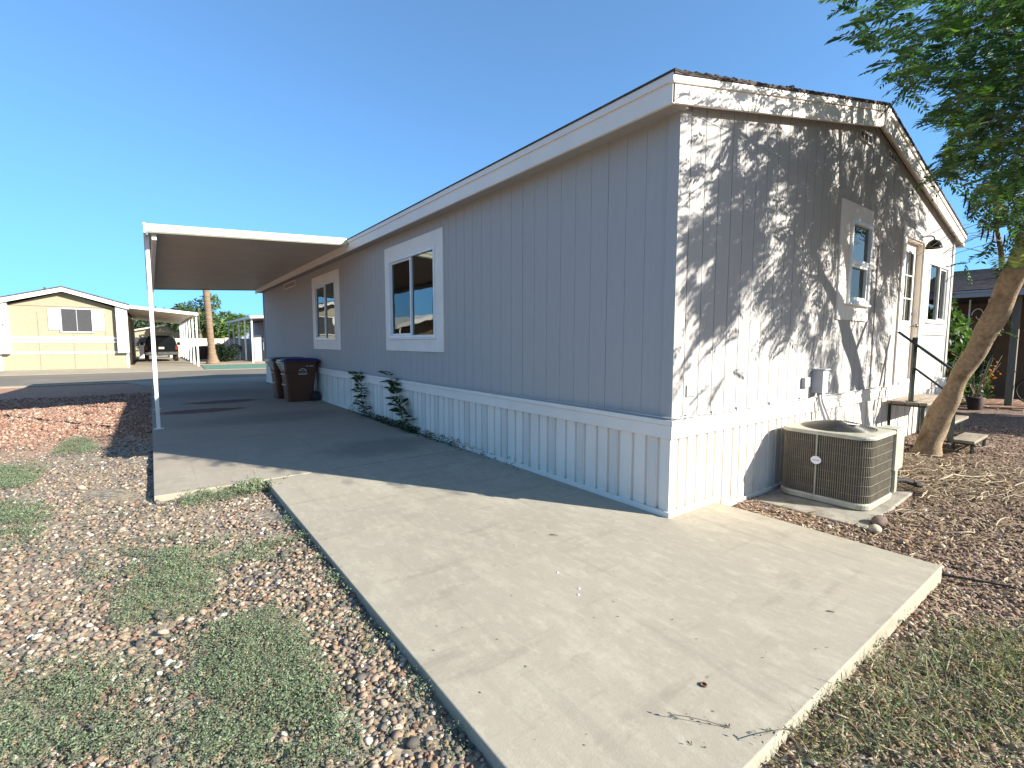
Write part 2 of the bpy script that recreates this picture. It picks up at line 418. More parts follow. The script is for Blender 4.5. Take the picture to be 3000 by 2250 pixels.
# the edge of the slab across x=-2.57 at the joint line
s = MB(); s.prism([(-220,23.6),(220,22.9),(220,31.3),(-220,31.3)], 'z', -.3, -.170); struct(s.build('street', M['asphalt']))
s = MB(); s.prism([(-220,23.1),(220,22.4),(220,22.9),(-220,23.6)], 'z', -.3, -.150)
struct(s.build('kerb_strip', M['concrete_far'], bevel=.01))
s = MB(); s.box(-220,220,31.3,31.8,-.3,-.150); struct(s.build('kerb_strip', M['concrete_far'], bevel=.01))
s = MB(); s.prism([(31.7,-.15),(33.6,-.028),(56,-.028),(56,-.3),(31.7,-.3)], 'x', -4.45, -1.0); s.prism([(31.7,-.15),(33.6,-.029),(33.95,-.029),(33.95,-.3),(31.7,-.3)], 'x', -10.5, -4.45)
struct(s.build('pavement', M['concrete_far']))
s = MB(); s.prism([(31.7,-.15),(33.6,-.02),(35.2,-.02),(35.2,-.3),(31.7,-.3)], 'x', -.95, 18)
struct(s.build('artificial_lawn', M['turf']))
s = MB(); s.prism([(.05,18.3),(2.6,18.3),(2.6,20.6),(1.4,20.6),(.5,19.4)], 'z', -.3, -.052)
struct(s.build('artificial_lawn', M['turf']))
s = MB()
for i in range(22):
    for j in range(9):
        x0 = 12.4+j*.42+(i % 2)*.2; y0 = -3.2+i*.21
        s.box(x0, x0+.40, y0, y0+.20, -.2, -.03+.004*math.sin(i*3.1+j*7.7))
struct(s.build('paver_patio', M['paver'], bevel=.006))

# ------------------------------------------------------------------ the mobile home
L, W, PK = 18.0, 8.68, 4.34
ZW = 3.36; EAVE = 3.31; SL = (4.31-3.33)/(PK+.23)     # rake slope
home = thing('mobile_home', 'long grey mobile home with white fascia, window surrounds and ribbed white skirting', 'house', (0,0,0))
def rake_bot(x): return 3.33 + SL*((x+.23) if x <= PK else (2*PK+.23-x)) 

def grooved(axis, u0, u1, z0, ztop, plane, inward, sp, start, holes, gw=.009, gd=.007):
    """vertical-groove siding; axis 'y': wall in plane x=plane ; axis 'x': plane y=plane"""
    mb = MB(); bps = {u0: 0, u1: 0}
    cols = []
    g = []; u = u0+start
    while u < u1-.02:
        g.append(u); u += sp
    edges = sorted(set([u0, u1] + [x for q in g for x in (q-gw/2, q+gw/2)] + [h[i] for h in holes for i in (0,1)] + ([PK] if axis == 'x' else [])))
    def P(u, dd, z): return (plane+inward*dd, u, z) if axis == 'y' else (u, plane+inward*dd, z)
    prev = None
    for a, b_ in zip(edges[:-1], edges[1:]):
        if b_-a < 1e-5: continue
        c = (a+b_)/2; hit = [qi for qi, q in enumerate(g) if abs(c-q) < gw/2]; dd = (gd*(1.7 if hit[0] % 6 == 3 else 1)) if hit else 0
        segs = [(z0, None)]
        hs = sorted([h for h in holes if h[0] < c < h[1]], key=lambda h: h[2])
        out = []; zc = z0
        for h in hs: out.append((zc, h[2])); zc = h[3]
        out.append((zc, None))
        for s0, s1 in out:
            za = ztop(a) if s1 is None else s1; zb = ztop(b_) if s1 is None else s1
            mb.add([P(a,dd,s0), P(b_,dd,s0), P(b_,dd,zb), P(a,dd,za)], [(0,1,2,3)])
            if dd:
                mb.add([P(a,0,s0), P(a,dd,s0), P(a,dd,za), P(a,0,za)], [(0,1,2,3)])
                mb.add([P(b_,0,s0), P(b_,dd,s0), P(b_,dd,zb), P(b_,0,zb)], [(0,1,2,3)])
    return mb
WIN1 = (4.18, 5.90, 1.585, 2.93); WIN2 = (9.10, 10.78, 1.575, 2.93)
WA = (3.60, 4.28, 2.02, 3.03); DR = (5.82, 6.74, .86, 3.12); WB = (7.10, 8.30, 1.87, 2.86)
sp = .2165
w = grooved('y', 0, L, .84, lambda y: ZW, 0, +1, sp, .10, [WIN1, WIN2], .006, .0026)
w.build('siding', M['siding'], home)
w = grooved('x', 0, W, .84, lambda x: min(rake_bot(x)+.05, 9), 0, +1, sp, .165, [WA, DR, WB])
w.build('gable_siding', M['siding'], home)
# far walls closing the shell
w = MB(); w.box(W-.02, W, .02, L, .02, ZW); w.box(0.02, W-.02, L-.02, L, .02, ZW); w.box(.03, W-.03, .05, L-.03, .80, .83)
w.build('rear_wall', M['siding'], home)
# horizontal seam flashing of the gable (thin z-bar)
s = MB(); s.box(.12, W-.1, -.004, .004, 3.372, 3.384); s.build('seam_strip', M['pvc'], home)
# corner boards
s = MB(); s.box(-.018, .0, -.018, .095, .84, ZW); s.box(0, .125, -.018, .0, .84, 3.37); s.build('corner_board', M['siding'], home, bevel=.003)
s = MB(); s.box(W-.11, W, -.018, 0, .84, 3.37); s.box(W, W+.018, -.018, .1, .84, ZW); s.build('corner_board', M['siding'], home, bevel=.003)
s = MB(); s.box(-.018, 0, L-.09, L, .84, ZW); s.build('corner_board', M['siding'], home, bevel=.003)

# roof : shingle courses
def roof_half(sgn):
    mb = MB(); n = 34; run = PK+.27
    for k in range(n):
        a, b_ = k/n, (k+1)/n
        xa = -.27+run*a; xb = -.27+run*b_+.02
        za = 3.53+SL*1.18*0 + (4.60-3.545)*a+.012; zb = 3.53+(4.60-3.545)*b_+.0
        jit = random.uniform(-.006, .006)
        P = lambda x: x if sgn < 0 else 2*PK-x
        y0, y1 = -.131+jit*.6, L+.135+jit
        poly = [(P(xa), za-.02), (P(xb), zb-.02), (P(xb), zb-.004), (P(xa), za-.004+random.uniform(0,.005))]
        if sgn > 0: poly.reverse()
        mb.prism(poly, 'y', y0, y1)
    return mb
roof = roof_half(-1).build('roof', M['shingle'], home)
roof_half(1).build('roof', M['shingle'], home)
# thick roof edge under the shingles
s = MB()
for sg in (0, 1):
    P = (lambda x: x) if sg == 0 else (lambda x: 2*PK-x)
    poly = [(P(-.26), 3.505), (P(PK), 4.575), (P(PK), 4.602), (P(-.26), 3.53)]
    if sg: poly.reverse()
    s.prism(poly, 'y', -.128, L+.12)
s.build('roof_deck', M['shingle_dark'], home)
for (x, y, zt, r) in ((2.42, .25, 4.37, .035), (2.6, 6.0, 4.5, .05), (5.5, 9, 4.75, .06)):
    s = MB(); s.lathe([(0.0, zt), (r, zt), (r, zt-.35)], (x, y, 0), 14); s.lathe([(r*2.1, zt-.33), (r, zt-.26)], (x, y, 0), 14)
    s.build('vent_pipe', M['shingle_dark'], home)

# fascia: long side (two boards) and the two rakes
s = MB(); s.box(-.245, -.215, -.10, L+.12, EAVE, 3.50); s.box(-.262, -.245, -.115, L+.13, 3.462, 3.525)
fa = s.build('fascia', M['trim'], home, bevel=.003)
s = MB()
for y in (5.8, 11.0):
    s = MB(); s.box(-.2462, -.2448, y, y+.004, EAVE+.001, 3.461); s.build('joint', M['pvc'], fa)
s = MB(); s.box(W+.215, W+.245, -.10, L+.12, EAVE, 3.50); s.build('fascia', M['trim'], home)
for sg in (0, 1):
    P = (lambda x: x) if sg == 0 else (lambda x: 2*PK-x)
    s = MB()
    a = [(P(-.243), 3.31), (P(PK), 4.305), (P(PK), 4.50), (P(-.243), 3.452)]
    b_ = [(P(-.258), 3.449), (P(PK), 4.503), (P(PK), 4.575), (P(-.258), 3.503)]
    if sg: a.reverse(); b_.reverse()
    s.prism(a, 'y', -.10, -.072); s.prism(b_, 'y', -.118, -.072)
    s.build('rake_board', M['trim'], home, bevel=.003)
    s = MB(); a = [(P(-.24), 3.40), (P(PK), 4.40), (P(PK), 4.425), (P(-.24), 3.425)]
    if sg: a.reverse()
    s.prism(a, 'y', -.072, .01); s.build('rake_soffit', M['trim'], home)
s = MB(); s.box(-.215, .01, -.07, L+.1, 3.345, 3.365); s.build('soffit', M['siding'], home)
s = MB(); s.box(PK-.07, PK+.07, -.125, -.101, 4.235, 4.57); s.build('ridge_cap_board', M['trim'], home, bevel=.004)

# skirting: belt board, ribbed panels, perforated strips, base channel
def skirt(axis, length, z0, parent):
    P = (lambda u, d, z: (-d, u, z)) if axis == 'y' else (lambda u, d, z: (u, -d, z))
    mb = MB(); vt = []; per = .447; pts = []
    u = 0
    pat = [(0,.0),(.098,.0),(.100,-.022),(.128,-.022),(.133,.0),(.228,.0),(.230,-.022),(.256,-.022),(.262,0),(.378,0),(.380,-.022),(.405,-.022),(.411,0)]
    while u < length:
        for du, dd in pat:
            if u+du < length: pts.append((u+du, dd))
        v0, v1 = u+.136, u+.226
        if v1 < length-.1:
            vt.append([P(v0+.006,.0025,z0+.05), P(v1-.006,.0025,z0+.05), P(v1-.006,.0025,.675), P(v0+.006,.0025,.675)])
        u += per
    pts.append((length, 0))
    for (a, da), (b_, db) in zip(pts[:-1], pts[1:]):
        mb.add([P(a,da,z0), P(b_,db,z0), P(b_,db,.70), P(a,da,.70)], [(0,1,2,3)])
    sk = mb.build('skirting', M['skirt'], parent)
    for q in vt:
        e_ = MB(); e_.add(q, [(0,1,2,3)]); e_.build('skirting_vent', M['skirt_vent'], sk)
    # belt board + drip cap + base channel
    s = MB()
    if axis == 'y':
        s.box(-.034, .0, -.034, length, .685, .80); s.box(-.046, .0, -.046, length, .803, .845)
        ch = MB(); ch.box(-.022, .004, -.022, length, z0-.02, z0+.045); ch.build('base_channel', M['trim'], parent, bevel=.003)
    else:
        s.box(0.0, length+.03, -.034, .0, .685, .80); s.box(0.0, length+.04, -.046, .0, .803, .845)
        ch = MB(); ch.box(0.0, length+.02, -.022, .004, z0-.02, z0+.045); ch.build('base_channel', M['trim'], parent, bevel=.003)
    s.build('belt_board', M['trim'], parent, bevel=.003)
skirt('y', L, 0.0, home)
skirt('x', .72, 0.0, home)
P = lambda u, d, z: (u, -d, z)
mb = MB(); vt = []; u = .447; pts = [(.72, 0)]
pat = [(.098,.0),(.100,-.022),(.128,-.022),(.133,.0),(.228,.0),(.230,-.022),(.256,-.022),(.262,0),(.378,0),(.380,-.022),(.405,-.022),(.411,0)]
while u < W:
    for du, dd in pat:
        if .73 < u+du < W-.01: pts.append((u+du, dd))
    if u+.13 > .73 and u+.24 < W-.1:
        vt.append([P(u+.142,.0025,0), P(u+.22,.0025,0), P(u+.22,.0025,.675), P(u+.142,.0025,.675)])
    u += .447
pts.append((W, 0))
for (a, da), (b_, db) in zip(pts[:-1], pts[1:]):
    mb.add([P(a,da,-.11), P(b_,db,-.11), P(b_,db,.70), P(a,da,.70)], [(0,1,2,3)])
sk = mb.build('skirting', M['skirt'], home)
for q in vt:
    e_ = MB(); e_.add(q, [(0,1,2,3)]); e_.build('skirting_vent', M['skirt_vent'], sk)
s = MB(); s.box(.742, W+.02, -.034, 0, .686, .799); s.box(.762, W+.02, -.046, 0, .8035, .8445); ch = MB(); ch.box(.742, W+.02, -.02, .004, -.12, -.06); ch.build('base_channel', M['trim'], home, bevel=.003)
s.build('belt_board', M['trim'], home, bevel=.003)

# ---- windows
def ring(mb, axis, plane, u0, u1, z0, z1, wd, d0, d1):
    """rectangular frame, outer rect, width wd, from depth d0 to d1 outward"""
    def bx(a, b_, c, e):
        if axis == 'y': mb.box(plane-d1, plane-d0, a, b_, c, e)
        else: mb.box(a, b_, plane-d1, plane-d0, c, e)
    if not isinstance(wd, tuple): wd = (wd, wd, wd, wd)
    l, r, bt, t = wd
    bx(u0, u0+l, z0, z1); bx(u1-r, u1, z0, z1); bx(u0+l, u1-r, z0, z0+bt); bx(u0+l, u1-r, z1-t, z1)
def pane(mb, axis, plane, dpt, u0, u1, z0, z1):
    if axis == 'y': mb.box(plane-dpt-.004, plane-dpt, u0, u1, z0, z1)
    else: mb.box(u0, u1, plane-dpt-.004, plane-dpt, z0, z1)
def curtain_mb(axis, plane, u0, u1, z0, z1, depth, amp=.018, n=40):
    mb = MB(); v = []
    for i in range(n+1):
        u = u0+(u1-u0)*i/n; dd = depth+amp*math.sin(i*1.3)+amp*.5*math.sin(i*2.9)
        p = (plane+dd, u) if axis == 'y' else (u, plane+dd)
        v += [(p[0], p[1], z0), (p[0], p[1], z1)]
    mb.add(v, [(2*i, 2*i+2, 2*i+3, 2*i+1) for i in range(n)], True); return mb
def slider(name, axis, hole, trim, mull, label, curt, screen_first=False):
    u0, u1, z0, z1 = hole
    s = MB(); ring(s, axis, 0, *trim, (hole[0]-trim[0], trim[1]-hole[1], hole[2]-trim[2], trim[3]-hole[3]), 0.0, .022)
    wdw = s.build('window', M['trim'], home, bevel=.003)
    wdw['label'] = label
    s = MB(); ring(s, axis, 0, u0-.012, u1+.012, z0-.012, z1+.012, .045, -.03, .034)
    if axis == 'y': s.box(-.028, .03, mull-.022, mull+.022, z0+.033, z1-.033); s.box(-.05, -.0225, u0-.03, u1+.03, z0-.035, z0-.013)
    else: s.box(mull-.022, mull+.022, -.028, .03, z0+.033, z1-.033); s.box(u0-.03, u1+.03, -.05, -.0225, z0-.035, z0-.013)
    s.build('frame', M['vinyl'], wdw, bevel=.004)
    s = MB()
    ring(s, axis, 0, mull+.022, u1-.034, z0+.034, z1-.034, .032, -.028, .008); s.build('sash', M['vinyl'], wdw, bevel=.003)
    near, far = (u0+.034, mull-.022), (mull+.054, u1-.066)
    s = MB(); pane(s, axis, 0, -.006, near[0], near[1], z0+.034, z1-.034); s.build('glass', M['glass'], wdw)
    s = MB(); pane(s, axis, 0, -.016, far[0], far[1], z0+.066, z1-.066); s.build('glass', M['screen_glass'], wdw)
    curtain_mb(axis, 0, u0-.02, u1+.02, z0-.02, z1+.02, .16).build('curtain', M[curt], wdw)
    s = MB()
    if axis == 'y': s.box(.30, .31, u0-.3, u1+.3, z0-.3, z1+.3)
    else: s.box(u0-.3, u1+.3, .30, .31, z0-.3, z1+.3)
    s.build('backing', M['dark'], wdw)
    return wdw
slider('w1', 'y', WIN1, (3.92,6.10,1.35,3.17), 5.02, 'near sliding window with wide white surround', 'curtain')
slider('w2', 'y', WIN2, (8.77,11.05,1.32,3.16), 9.92, 'farther sliding window with wide white surround, near the bins', 'curtain')
slider('wb', 'x', WB, (6.9,8.46,1.64,3.06), 7.76, 'sliding window right of the door', 'curtain_warm')
# gable single-hung
u0, u1, z0, z1 = WA
s = MB(); ring(s, 'x', 0, 3.31, 4.36, 1.79, 3.25, (u0-3.31, 4.36-u1, z0-1.79, 3.25-z1), 0, .022)
wdw = s.build('window', M['trim'], home, bevel=.003); wdw['label'] = 'narrow single-hung window left of the door'
s = MB(); ring(s, 'x', 0, u0-.015, u1+.015, z0-.015, z1+.015, .05, -.03, .05); s.box(u0+.035, u1-.035, -.04, .02, 2.50, 2.56); s.box(u0-.04, u1+.04, -.07, -.0225, z0-.04, z0-.016)
s.build('frame', M['vinyl'], wdw, bevel=.004)
s = MB(); ring(s, 'x', 0, u0+.036, u1-.036, z0+.036, 2.50, .035, -.03, .028); s.build('sash', M['vinyl'], wdw, bevel=.003)
s = MB(); pane(s, 'x', 0, .005, u0+.036, u1-.036, 2.56, z1-.036); s.build('glass', M['glass'], wdw)
s = MB(); pane(s, 'x', 0, -.012, u0+.07, u1-.07, z0+.07, 2.47); s.build('glass', M['screen_glass'], wdw)
curtain_mb('x', 0, u0-.02, u1+.02, z0-.02, z1+.02, .14).build('curtain', M['curtain'], wdw)
s = MB(); s.box(u0-.3, u1+.3, .3, .31, z0-.3, z1+.3); s.build('backing', M['dark'], wdw)

# door, recessed
s = MB(); ring(s, 'x', 0, 5.66, 6.88, .846, 3.26, (DR[0]-5.66, 6.88-DR[1], .012, 3.26-DR[3]), 0, .026)
s.box(DR[0], DR[1], -.05, .10, .846, .90)
dt = s.build('door_surround', M['trim'], home, bevel=.003)
s = MB(); s.box(DR[0]-.001, DR[0]+.02, 0, .11, .9, DR[3]); s.box(DR[1]-.02, DR[1]+.001, 0, .11, .9, DR[3]); s.box(DR[0]+.02, DR[1]-.02, 0, .11, DR[3]-.02, DR[3])
s.build('jamb', M['trim'], dt)
dx0, dx1 = DR[0]+.024, DR[1]-.026; dy = .075
s = MB(); gx0, gx1, gz0, gz1 = dx0+.14, dx1-.14, 1.85, 2.95
s.box(dx0, gx0, dy, dy+.035, .91, DR[3]-.025); s.box(gx1, dx1, dy, dy+.035, .91, DR[3]-.025)
s.box(gx0, gx1, dy, dy+.035, .91, gz0); s.box(gx0, gx1, dy, dy+.035, gz1, DR[3]-.025)
for a, b_ in ((gx0, (gx0+gx1)/2-.03), ((gx0+gx1)/2+.03, gx1)):
    s.box(a, b_, dy-.006, dy+.001, 1.05, 1.70)
dr = s.build('door', M['trim'], home, bevel=.004); dr['label'] = 'white entry door with glazed upper half'
s = MB(); ring(s, 'x', dy, gx0-.02, gx1+.02, gz0-.02, gz1+.02, .03, -.001, .012)
for i in (1, 2): s.box(gx0+.01, gx1-.01, dy-.008, dy+.004, gz0+(gz1-gz0)*i/3-.01, gz0+(gz1-gz0)*i/3+.01)
s.box((gx0+gx1)/2-.01, (gx0+gx1)/2+.01, dy-.0085, dy+.0035, gz0, gz1)
s.build('muntin', M['vinyl'], dr)
s = MB(); s.box(gx0, gx1, dy+.010, dy+.014, gz0, gz1); s.build('glass', M['screen_glass'], dr)
s = MB(); s.box(gx0-.1, gx1+.1, dy+.05, dy+.055, gz0-.1, gz1+.1); s.build('curtain', M['curtain_warm'], dr)
s = MB(); s.tube([(dx1-.06, dy-.005, 1.78), (dx1-.06, dy-.055, 1.78)], .012, 8); s.lathe([(0,-.028),(.024,-.02),(.03,0),(.024,.02),(0,.028)], (dx1-.06, dy-.075, 1.78), 12)
s.build('handle', M['chrome'], dr)
s = MB(); s.tube([(dx1-.06, dy, 1.98), (dx1-.06, dy-.02, 1.98)], .028, 12); s.build('deadbolt', M['chrome'], dr)

# vents, hatch, boxes, cable, lamp
for (a, b_, za, zb) in ((3.73, 4.13, 4.05, 4.17), (4.78, 5.13, 4.04, 4.15)):
    s = MB(); ring(s, 'x', 0, a, b_, za, zb, .015, 0, .022)
    for i in range(2): s.box(a+(b_-a)*(i+1)/3-.008, a+(b_-a)*(i+1)/3+.008, -.02, 0, za+.015, zb-.015)
    v = s.build('gable_vent', M['siding'], home)
    s = MB()
    s.box(a+.015, b_-.015, -.004, -.002, za+.015, zb-.015)
    s.build('vent_slot', M['dark'], v)
s = MB(); ring(s, 'y', 0, 12.8, 14.3, 3.14, 3.32, .03, 0, .035)
for i in range(4): s.add([(-.03, 12.83, 3.165+i*.035), (-.03, 14.27, 3.165+i*.035), (-.004, 14.27, 3.19+i*.035), (-.004, 12.83, 3.19+i*.035)], [(0,1,2,3)])
s.build('side_vent', M['trim'], home)
s = MB(); s.box(4.66, 5.40, -.016, -.001, .86, 2.84); s.build('utility_hatch', M['siding'], home, bevel=.004)
s = MB(); s.box(2.74, 2.90, -.12, -.001, .91, 1.18); s.box(2.725, 2.915, -.135, -.002, 1.18, 1.195); s.box(2.92, 3.10, -.02, -.001, .90, 1.17)
s.build('electrical_box', M['pvc'], home, bevel=.004)
s = MB(); s.tube([(2.80, -.06, .91), (2.80, -.075, .8), (2.90, -.12, .55), (3.02, -.16, .3), (3.05,-.15,.1)], .019, 10)
s.tube([(2.86, -.06, .91), (2.88, -.075, .8), (3.05, -.12, .52), (3.22, -.16, .3), (3.2,-.15,.1)], .014, 10)
s.build('conduit', M['pvc'], home)
s = MB(); s.box(2.46, 2.60, -.045, -.001, .99, 1.10); s.build('outlet_cover', M['pvc'], home, bevel=.006)
s = MB(); s.box(.20, .34, -.012, -.001, 1.03, 1.13); s.build('outlet_cover', M['siding'], home, bevel=.003)
s = MB()
pts = []
for i in range(60):
    x = i/59*5.2; pts.append((x, -.056-.004*math.sin(i), .862+.006*math.sin(i*1.7)+.004*math.sin(i*.6)))
s.tube([(-.035, .8, .872), (-.04, .3, .868), (-.045, -.03, .866)]+pts, .007, 6)
for x in (.12, .52, .95, 1.6, 2.3): s.box(x, x+.02, -.066, -.044, .85, .885)
s.tube([(-.03, 18, .862)]+[(-.03-.004*math.sin(i), 17-i*1.0, .866+.005*math.sin(i*2.3)) for i in range(16)]+[(-.035, .8, .872)], .006, 6)
s.build('cable', M['pvc'], home)
s = MB(); lx, lz = 6.50, 3.04
s.lathe([(r*.72, z*.8) for r, z in [(.0,.115),(.025,.11),(.04,.10),(.09,.075),(.13,.02),(.15,-.045),(.155,-.06),(.148,-.06),(.12,.015),(.07,.065),(.0,.08)]], (lx, -.19, lz), 24)
s.tube([(lx, -.19, lz+.085), (lx, -.19, lz+.12), (lx, -.15, lz+.15), (lx, -.09, lz+.15), (lx, -.01, lz+.15)], .01, 8)
s.tube([(lx, -.024, lz+.16), (lx, -.002, lz+.16)], .045, 14)
s.build('wall_lamp', M['lamp_black'], home)
print('home done')

# ------------------------------------------------------------------ carport beside the home
cp = thing('carport', 'flat white aluminium carport awning over the driveway beside the grey home', 'carport', (-3.46, 7.4, 0))
def awn_z(x): return 3.50 + (x+.26)*(3.50-3.335)/(3.30-.26)*.99
Y0, Y1 = 7.44, 18.0
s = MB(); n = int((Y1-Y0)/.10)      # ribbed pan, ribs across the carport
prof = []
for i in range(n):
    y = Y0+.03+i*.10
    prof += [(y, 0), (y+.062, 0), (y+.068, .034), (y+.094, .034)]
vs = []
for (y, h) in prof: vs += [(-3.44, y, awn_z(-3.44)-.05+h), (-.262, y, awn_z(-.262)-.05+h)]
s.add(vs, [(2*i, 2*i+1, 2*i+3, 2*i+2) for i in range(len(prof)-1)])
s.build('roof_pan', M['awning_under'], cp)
s = MB(); s.add([(-3.44, Y0, awn_z(-3.44)+.035), (-.262, Y0, awn_z(-.262)+.035), (-.262, Y1, awn_z(-.262)+.035), (-3.44, Y1, awn_z(-3.44)+.035)], [(0,1,2,3)])
s.build('roof_sheet', M['white_metal'], cp)
def fasc(y, sg):
    s = MB(); out = -sg
    pr = [(0,.07),(.0,.055),(-.03,.05),(-.03,.028),(-.008,.0),(-.008,-.012),(-.034,-.03),(-.034,-.052),(-.01,-.075),(0.01,-.075)]
    pr = [(.02,.07)]+pr+[(.02,-.075)]
    vs = []
    for x in (-3.47, -.262):
        for dy_, dz in pr: vs.append((x, y+dy_*(1 if sg < 0 else -1), awn_z(x)-.005+dz))
    k = len(pr)
    s.add(vs, [(i, i+1, k+i+1, k+i) for i in range(k-1)]+[tuple(range(k)), tuple(range(2*k-1, k-1, -1))])
    return s
fasc(7.42, -1).build('fascia', M['cream_metal'], cp); fasc(Y1+.02, 1).build('fascia', M['cream_metal'], cp)
s = MB(); zf = awn_z(-3.46); s.box(-3.50, -3.472, 7.385, Y1+.05, zf-.085, zf+.068); s.box(-3.505,-3.50,7.38,Y1+.05,zf+.04,zf+.068); s.box(-3.505,-3.50,7.38,Y1+.05,zf-.085,zf-.06)
s.build('gutter', M['white_metal'], cp)
s = MB(); s.box(-3.40, -3.335, 7.50, Y1-.05, zf-.17, zf-.055); s.build('beam', M['white_metal'], cp, bevel=.004)
s = MB(); s.box(-.262, -.245, Y0, Y1, 3.40, 3.47); s.build('ledger', M['white_metal'], cp)
for y in (7.83, 10.88, 13.95, 17.0):
    s = MB(); s.box(-3.49, -3.434, y-.028, y+.028, 0.0, zf-.045); s.box(-3.47, -3.454, y-.031, y-.028, 0, zf-.1)
    s.box(-3.53, -3.39, y-.045, y+.045, 0.001, .006)
    s.build('post', M['white_metal'], cp, bevel=.004)

# ------------------------------------------------------------------ wheelie bins
def make_bin(label, lidmat):
    b = thing('wheelie_bin', label, 'bin', (0,0,0), 'brown wheelie bins by the wall')
    # local: front at -x, back (wheels) at +x, base at z=0 ; 0.80 long, 0.62 wide
    s = MB(); rings = []
    def rr(x0, x1, y0, y1, z, r=.05, k=4):
        pts = []
        for cx, cy, a0 in ((x1-r, y1-r, 0), (x0+r, y1-r, PI/2), (x0+r, y0+r, PI), (x1-r, y0+r, 3*PI/2)):
            for i in range(k+1):
                a = a0+PI/2*i/k; pts.append((cx+r*math.cos(a), cy+r*math.sin(a), z))
        return pts
    lv = [(-.33,.20,-.25,.25,.0),(-.335,.25,-.255,.255,.04),(-.36,.30,-.275,.275,.45),(-.385,.335,-.29,.29,.72),(-.40,.355,-.30,.30,.76),(-.405,.365,-.305,.305,.98),(-.42,.39,-.32,.32,.985),(-.42,.39,-.32,.32,1.02)]
    for l in lv: rings.append(rr(*l))
    k = len(rings[0]); vs = [p for r_ in rings for p in r_]
    fs = [(i*k+j, i*k+(j+1) % k, (i+1)*k+(j+1) % k, (i+1)*k+j) for i in range(len(rings)-1) for j in range(k)]
    fs.append(tuple(range(k-1, -1, -1))); fs.append(tuple((len(rings)-1)*k+j for j in range(k)))
    s.add(vs, fs)
    s.box(.27, .36, -.25, .25, .03, .16)
    s.build('body', M['bin_brown'], b, bevel=.006, loc=(0,0,0))
    s = MB(); rs = [rr(-.45,.42,-.34,.34,1.022), rr(-.45,.42,-.34,.34,1.05), rr(-.36,.36,-.28,.28,1.085), rr(-.2,.3,-.2,.2,1.095)]
    vs = [p for r_ in rs for p in r_]
    fs = [(i*k+j, i*k+(j+1) % k, (i+1)*k+(j+1) % k, (i+1)*k+j) for i in range(3) for j in range(k)]
    fs.append(tuple(range(k-1, -1, -1))); fs.append(tuple(3*k+j for j in range(k)))
    s.add(vs, fs); s.build('lid', M[lidmat], b, bevel=.008, loc=(0,0,0))
    s = MB(); s.box(-.49, -.455, -.24, .24, 1.03, 1.055)
    s.box(-.50, -.40, -.26, .26, .985, 1.01)
    for i in range(4): s.prism([(-.50,.985),(-.40,.985),(-.40,.82),(-.43,.82)], 'y', -.22+i*.135, -.185+i*.135)
    s.build('grip_rib', M['grip'], b, loc=(0,0,0))
    s = MB(); s.tube([(-.375,-.16,.74),(-.40,-.16,.69),(-.40,.16,.69),(-.375,.16,.74)], .013, 6); s.build('lift_bar', M['grip'], b, loc=(0,0,0))
    s = MB(); s.tube([(-.355,-.16,.46),(-.385,-.16,.42),(-.385,.16,.42),(-.355,.16,.46)], .013, 6)
    s.build('lift_bar', M['grip'], b, loc=(0,0,0))
    s = MB(); s.tube([(.38,-.26,1.0),(.45,-.26,1.0),(.46,0,1.0),(.45,.26,1.0),(.38,.26,1.0)], .016, 8); s.build('handle', M['bin_brown'], b, loc=(0,0,0))
    for sy in (-1, 1):
        s = MB(); s.tube([(.29, sy*.285, .13), (.29, sy*.345, .13)], .13, 20); 
        w_ = s.build('wheel', M['rubber'], b, bevel=.01, loc=(0,0,0))
        s = MB(); s.tube([(.29, sy*.343, .13), (.29, sy*.352, .13)], .05, 14); s.build('hub', M['bin_lid_black'], w_)
    # emblem on the side: an arched bird-like swoosh over two small lines of lettering, plus the number strip
    s = MB(); yy_ = -.3
    def sidey(z): return -(.25+(.29-.25)*min(z/.72, 1)) - (.012 if z > .75 else 0) - .004
    def bar2(x0, x1, z0_, z1_): s.box(x0, x1, sidey((z0_+z1_)/2)-.001, sidey((z0_+z1_)/2)+.003, z0_, z1_)
    arc = []
    for i in range(13):
        a = PI*(1-i/12); x = .01+.085*math.cos(a); z = .765+.075*math.sin(a)*(1 if i > 5 else .85)
        arc.append((x, -.3135, z))
    s.tube(arc, .0085, 5); s.tube([(-.04,-.3135,.775),(-.01,-.3135,.80),(.02,-.3135,.775),(.05,-.3135,.79),(.08,-.3135,.772)], .007, 5)
    x = -.10
    while x < .13:
        bar2(x, x+.018, .715, .727); x += .024
    x = -.08
    while x < .11:
        bar2(x, x+.014, .683, .70); x += .019
    for i in range(3): s.box(.10+i*.016, .112+i*.016, -.3155, -.309, .885, .905)
    for i in range(6): s.box(.17+i*.016, .182+i*.016, -.3155, -.309, .885, .905)
    s.build('emblem', M['decal'], b, loc=(0,0,0))
    return b
b1 = make_bin('brown wheelie bin with blue lid, the nearer of the two, white emblem facing us', 'bin_lid')
b1.location = (-.47, 10.76, 0)
b2 = make_bin('brown wheelie bin half hidden behind the blue-lidded one, dark lid at its front', 'bin_lid_black')
b2.location = (-.54, 11.70, 0)

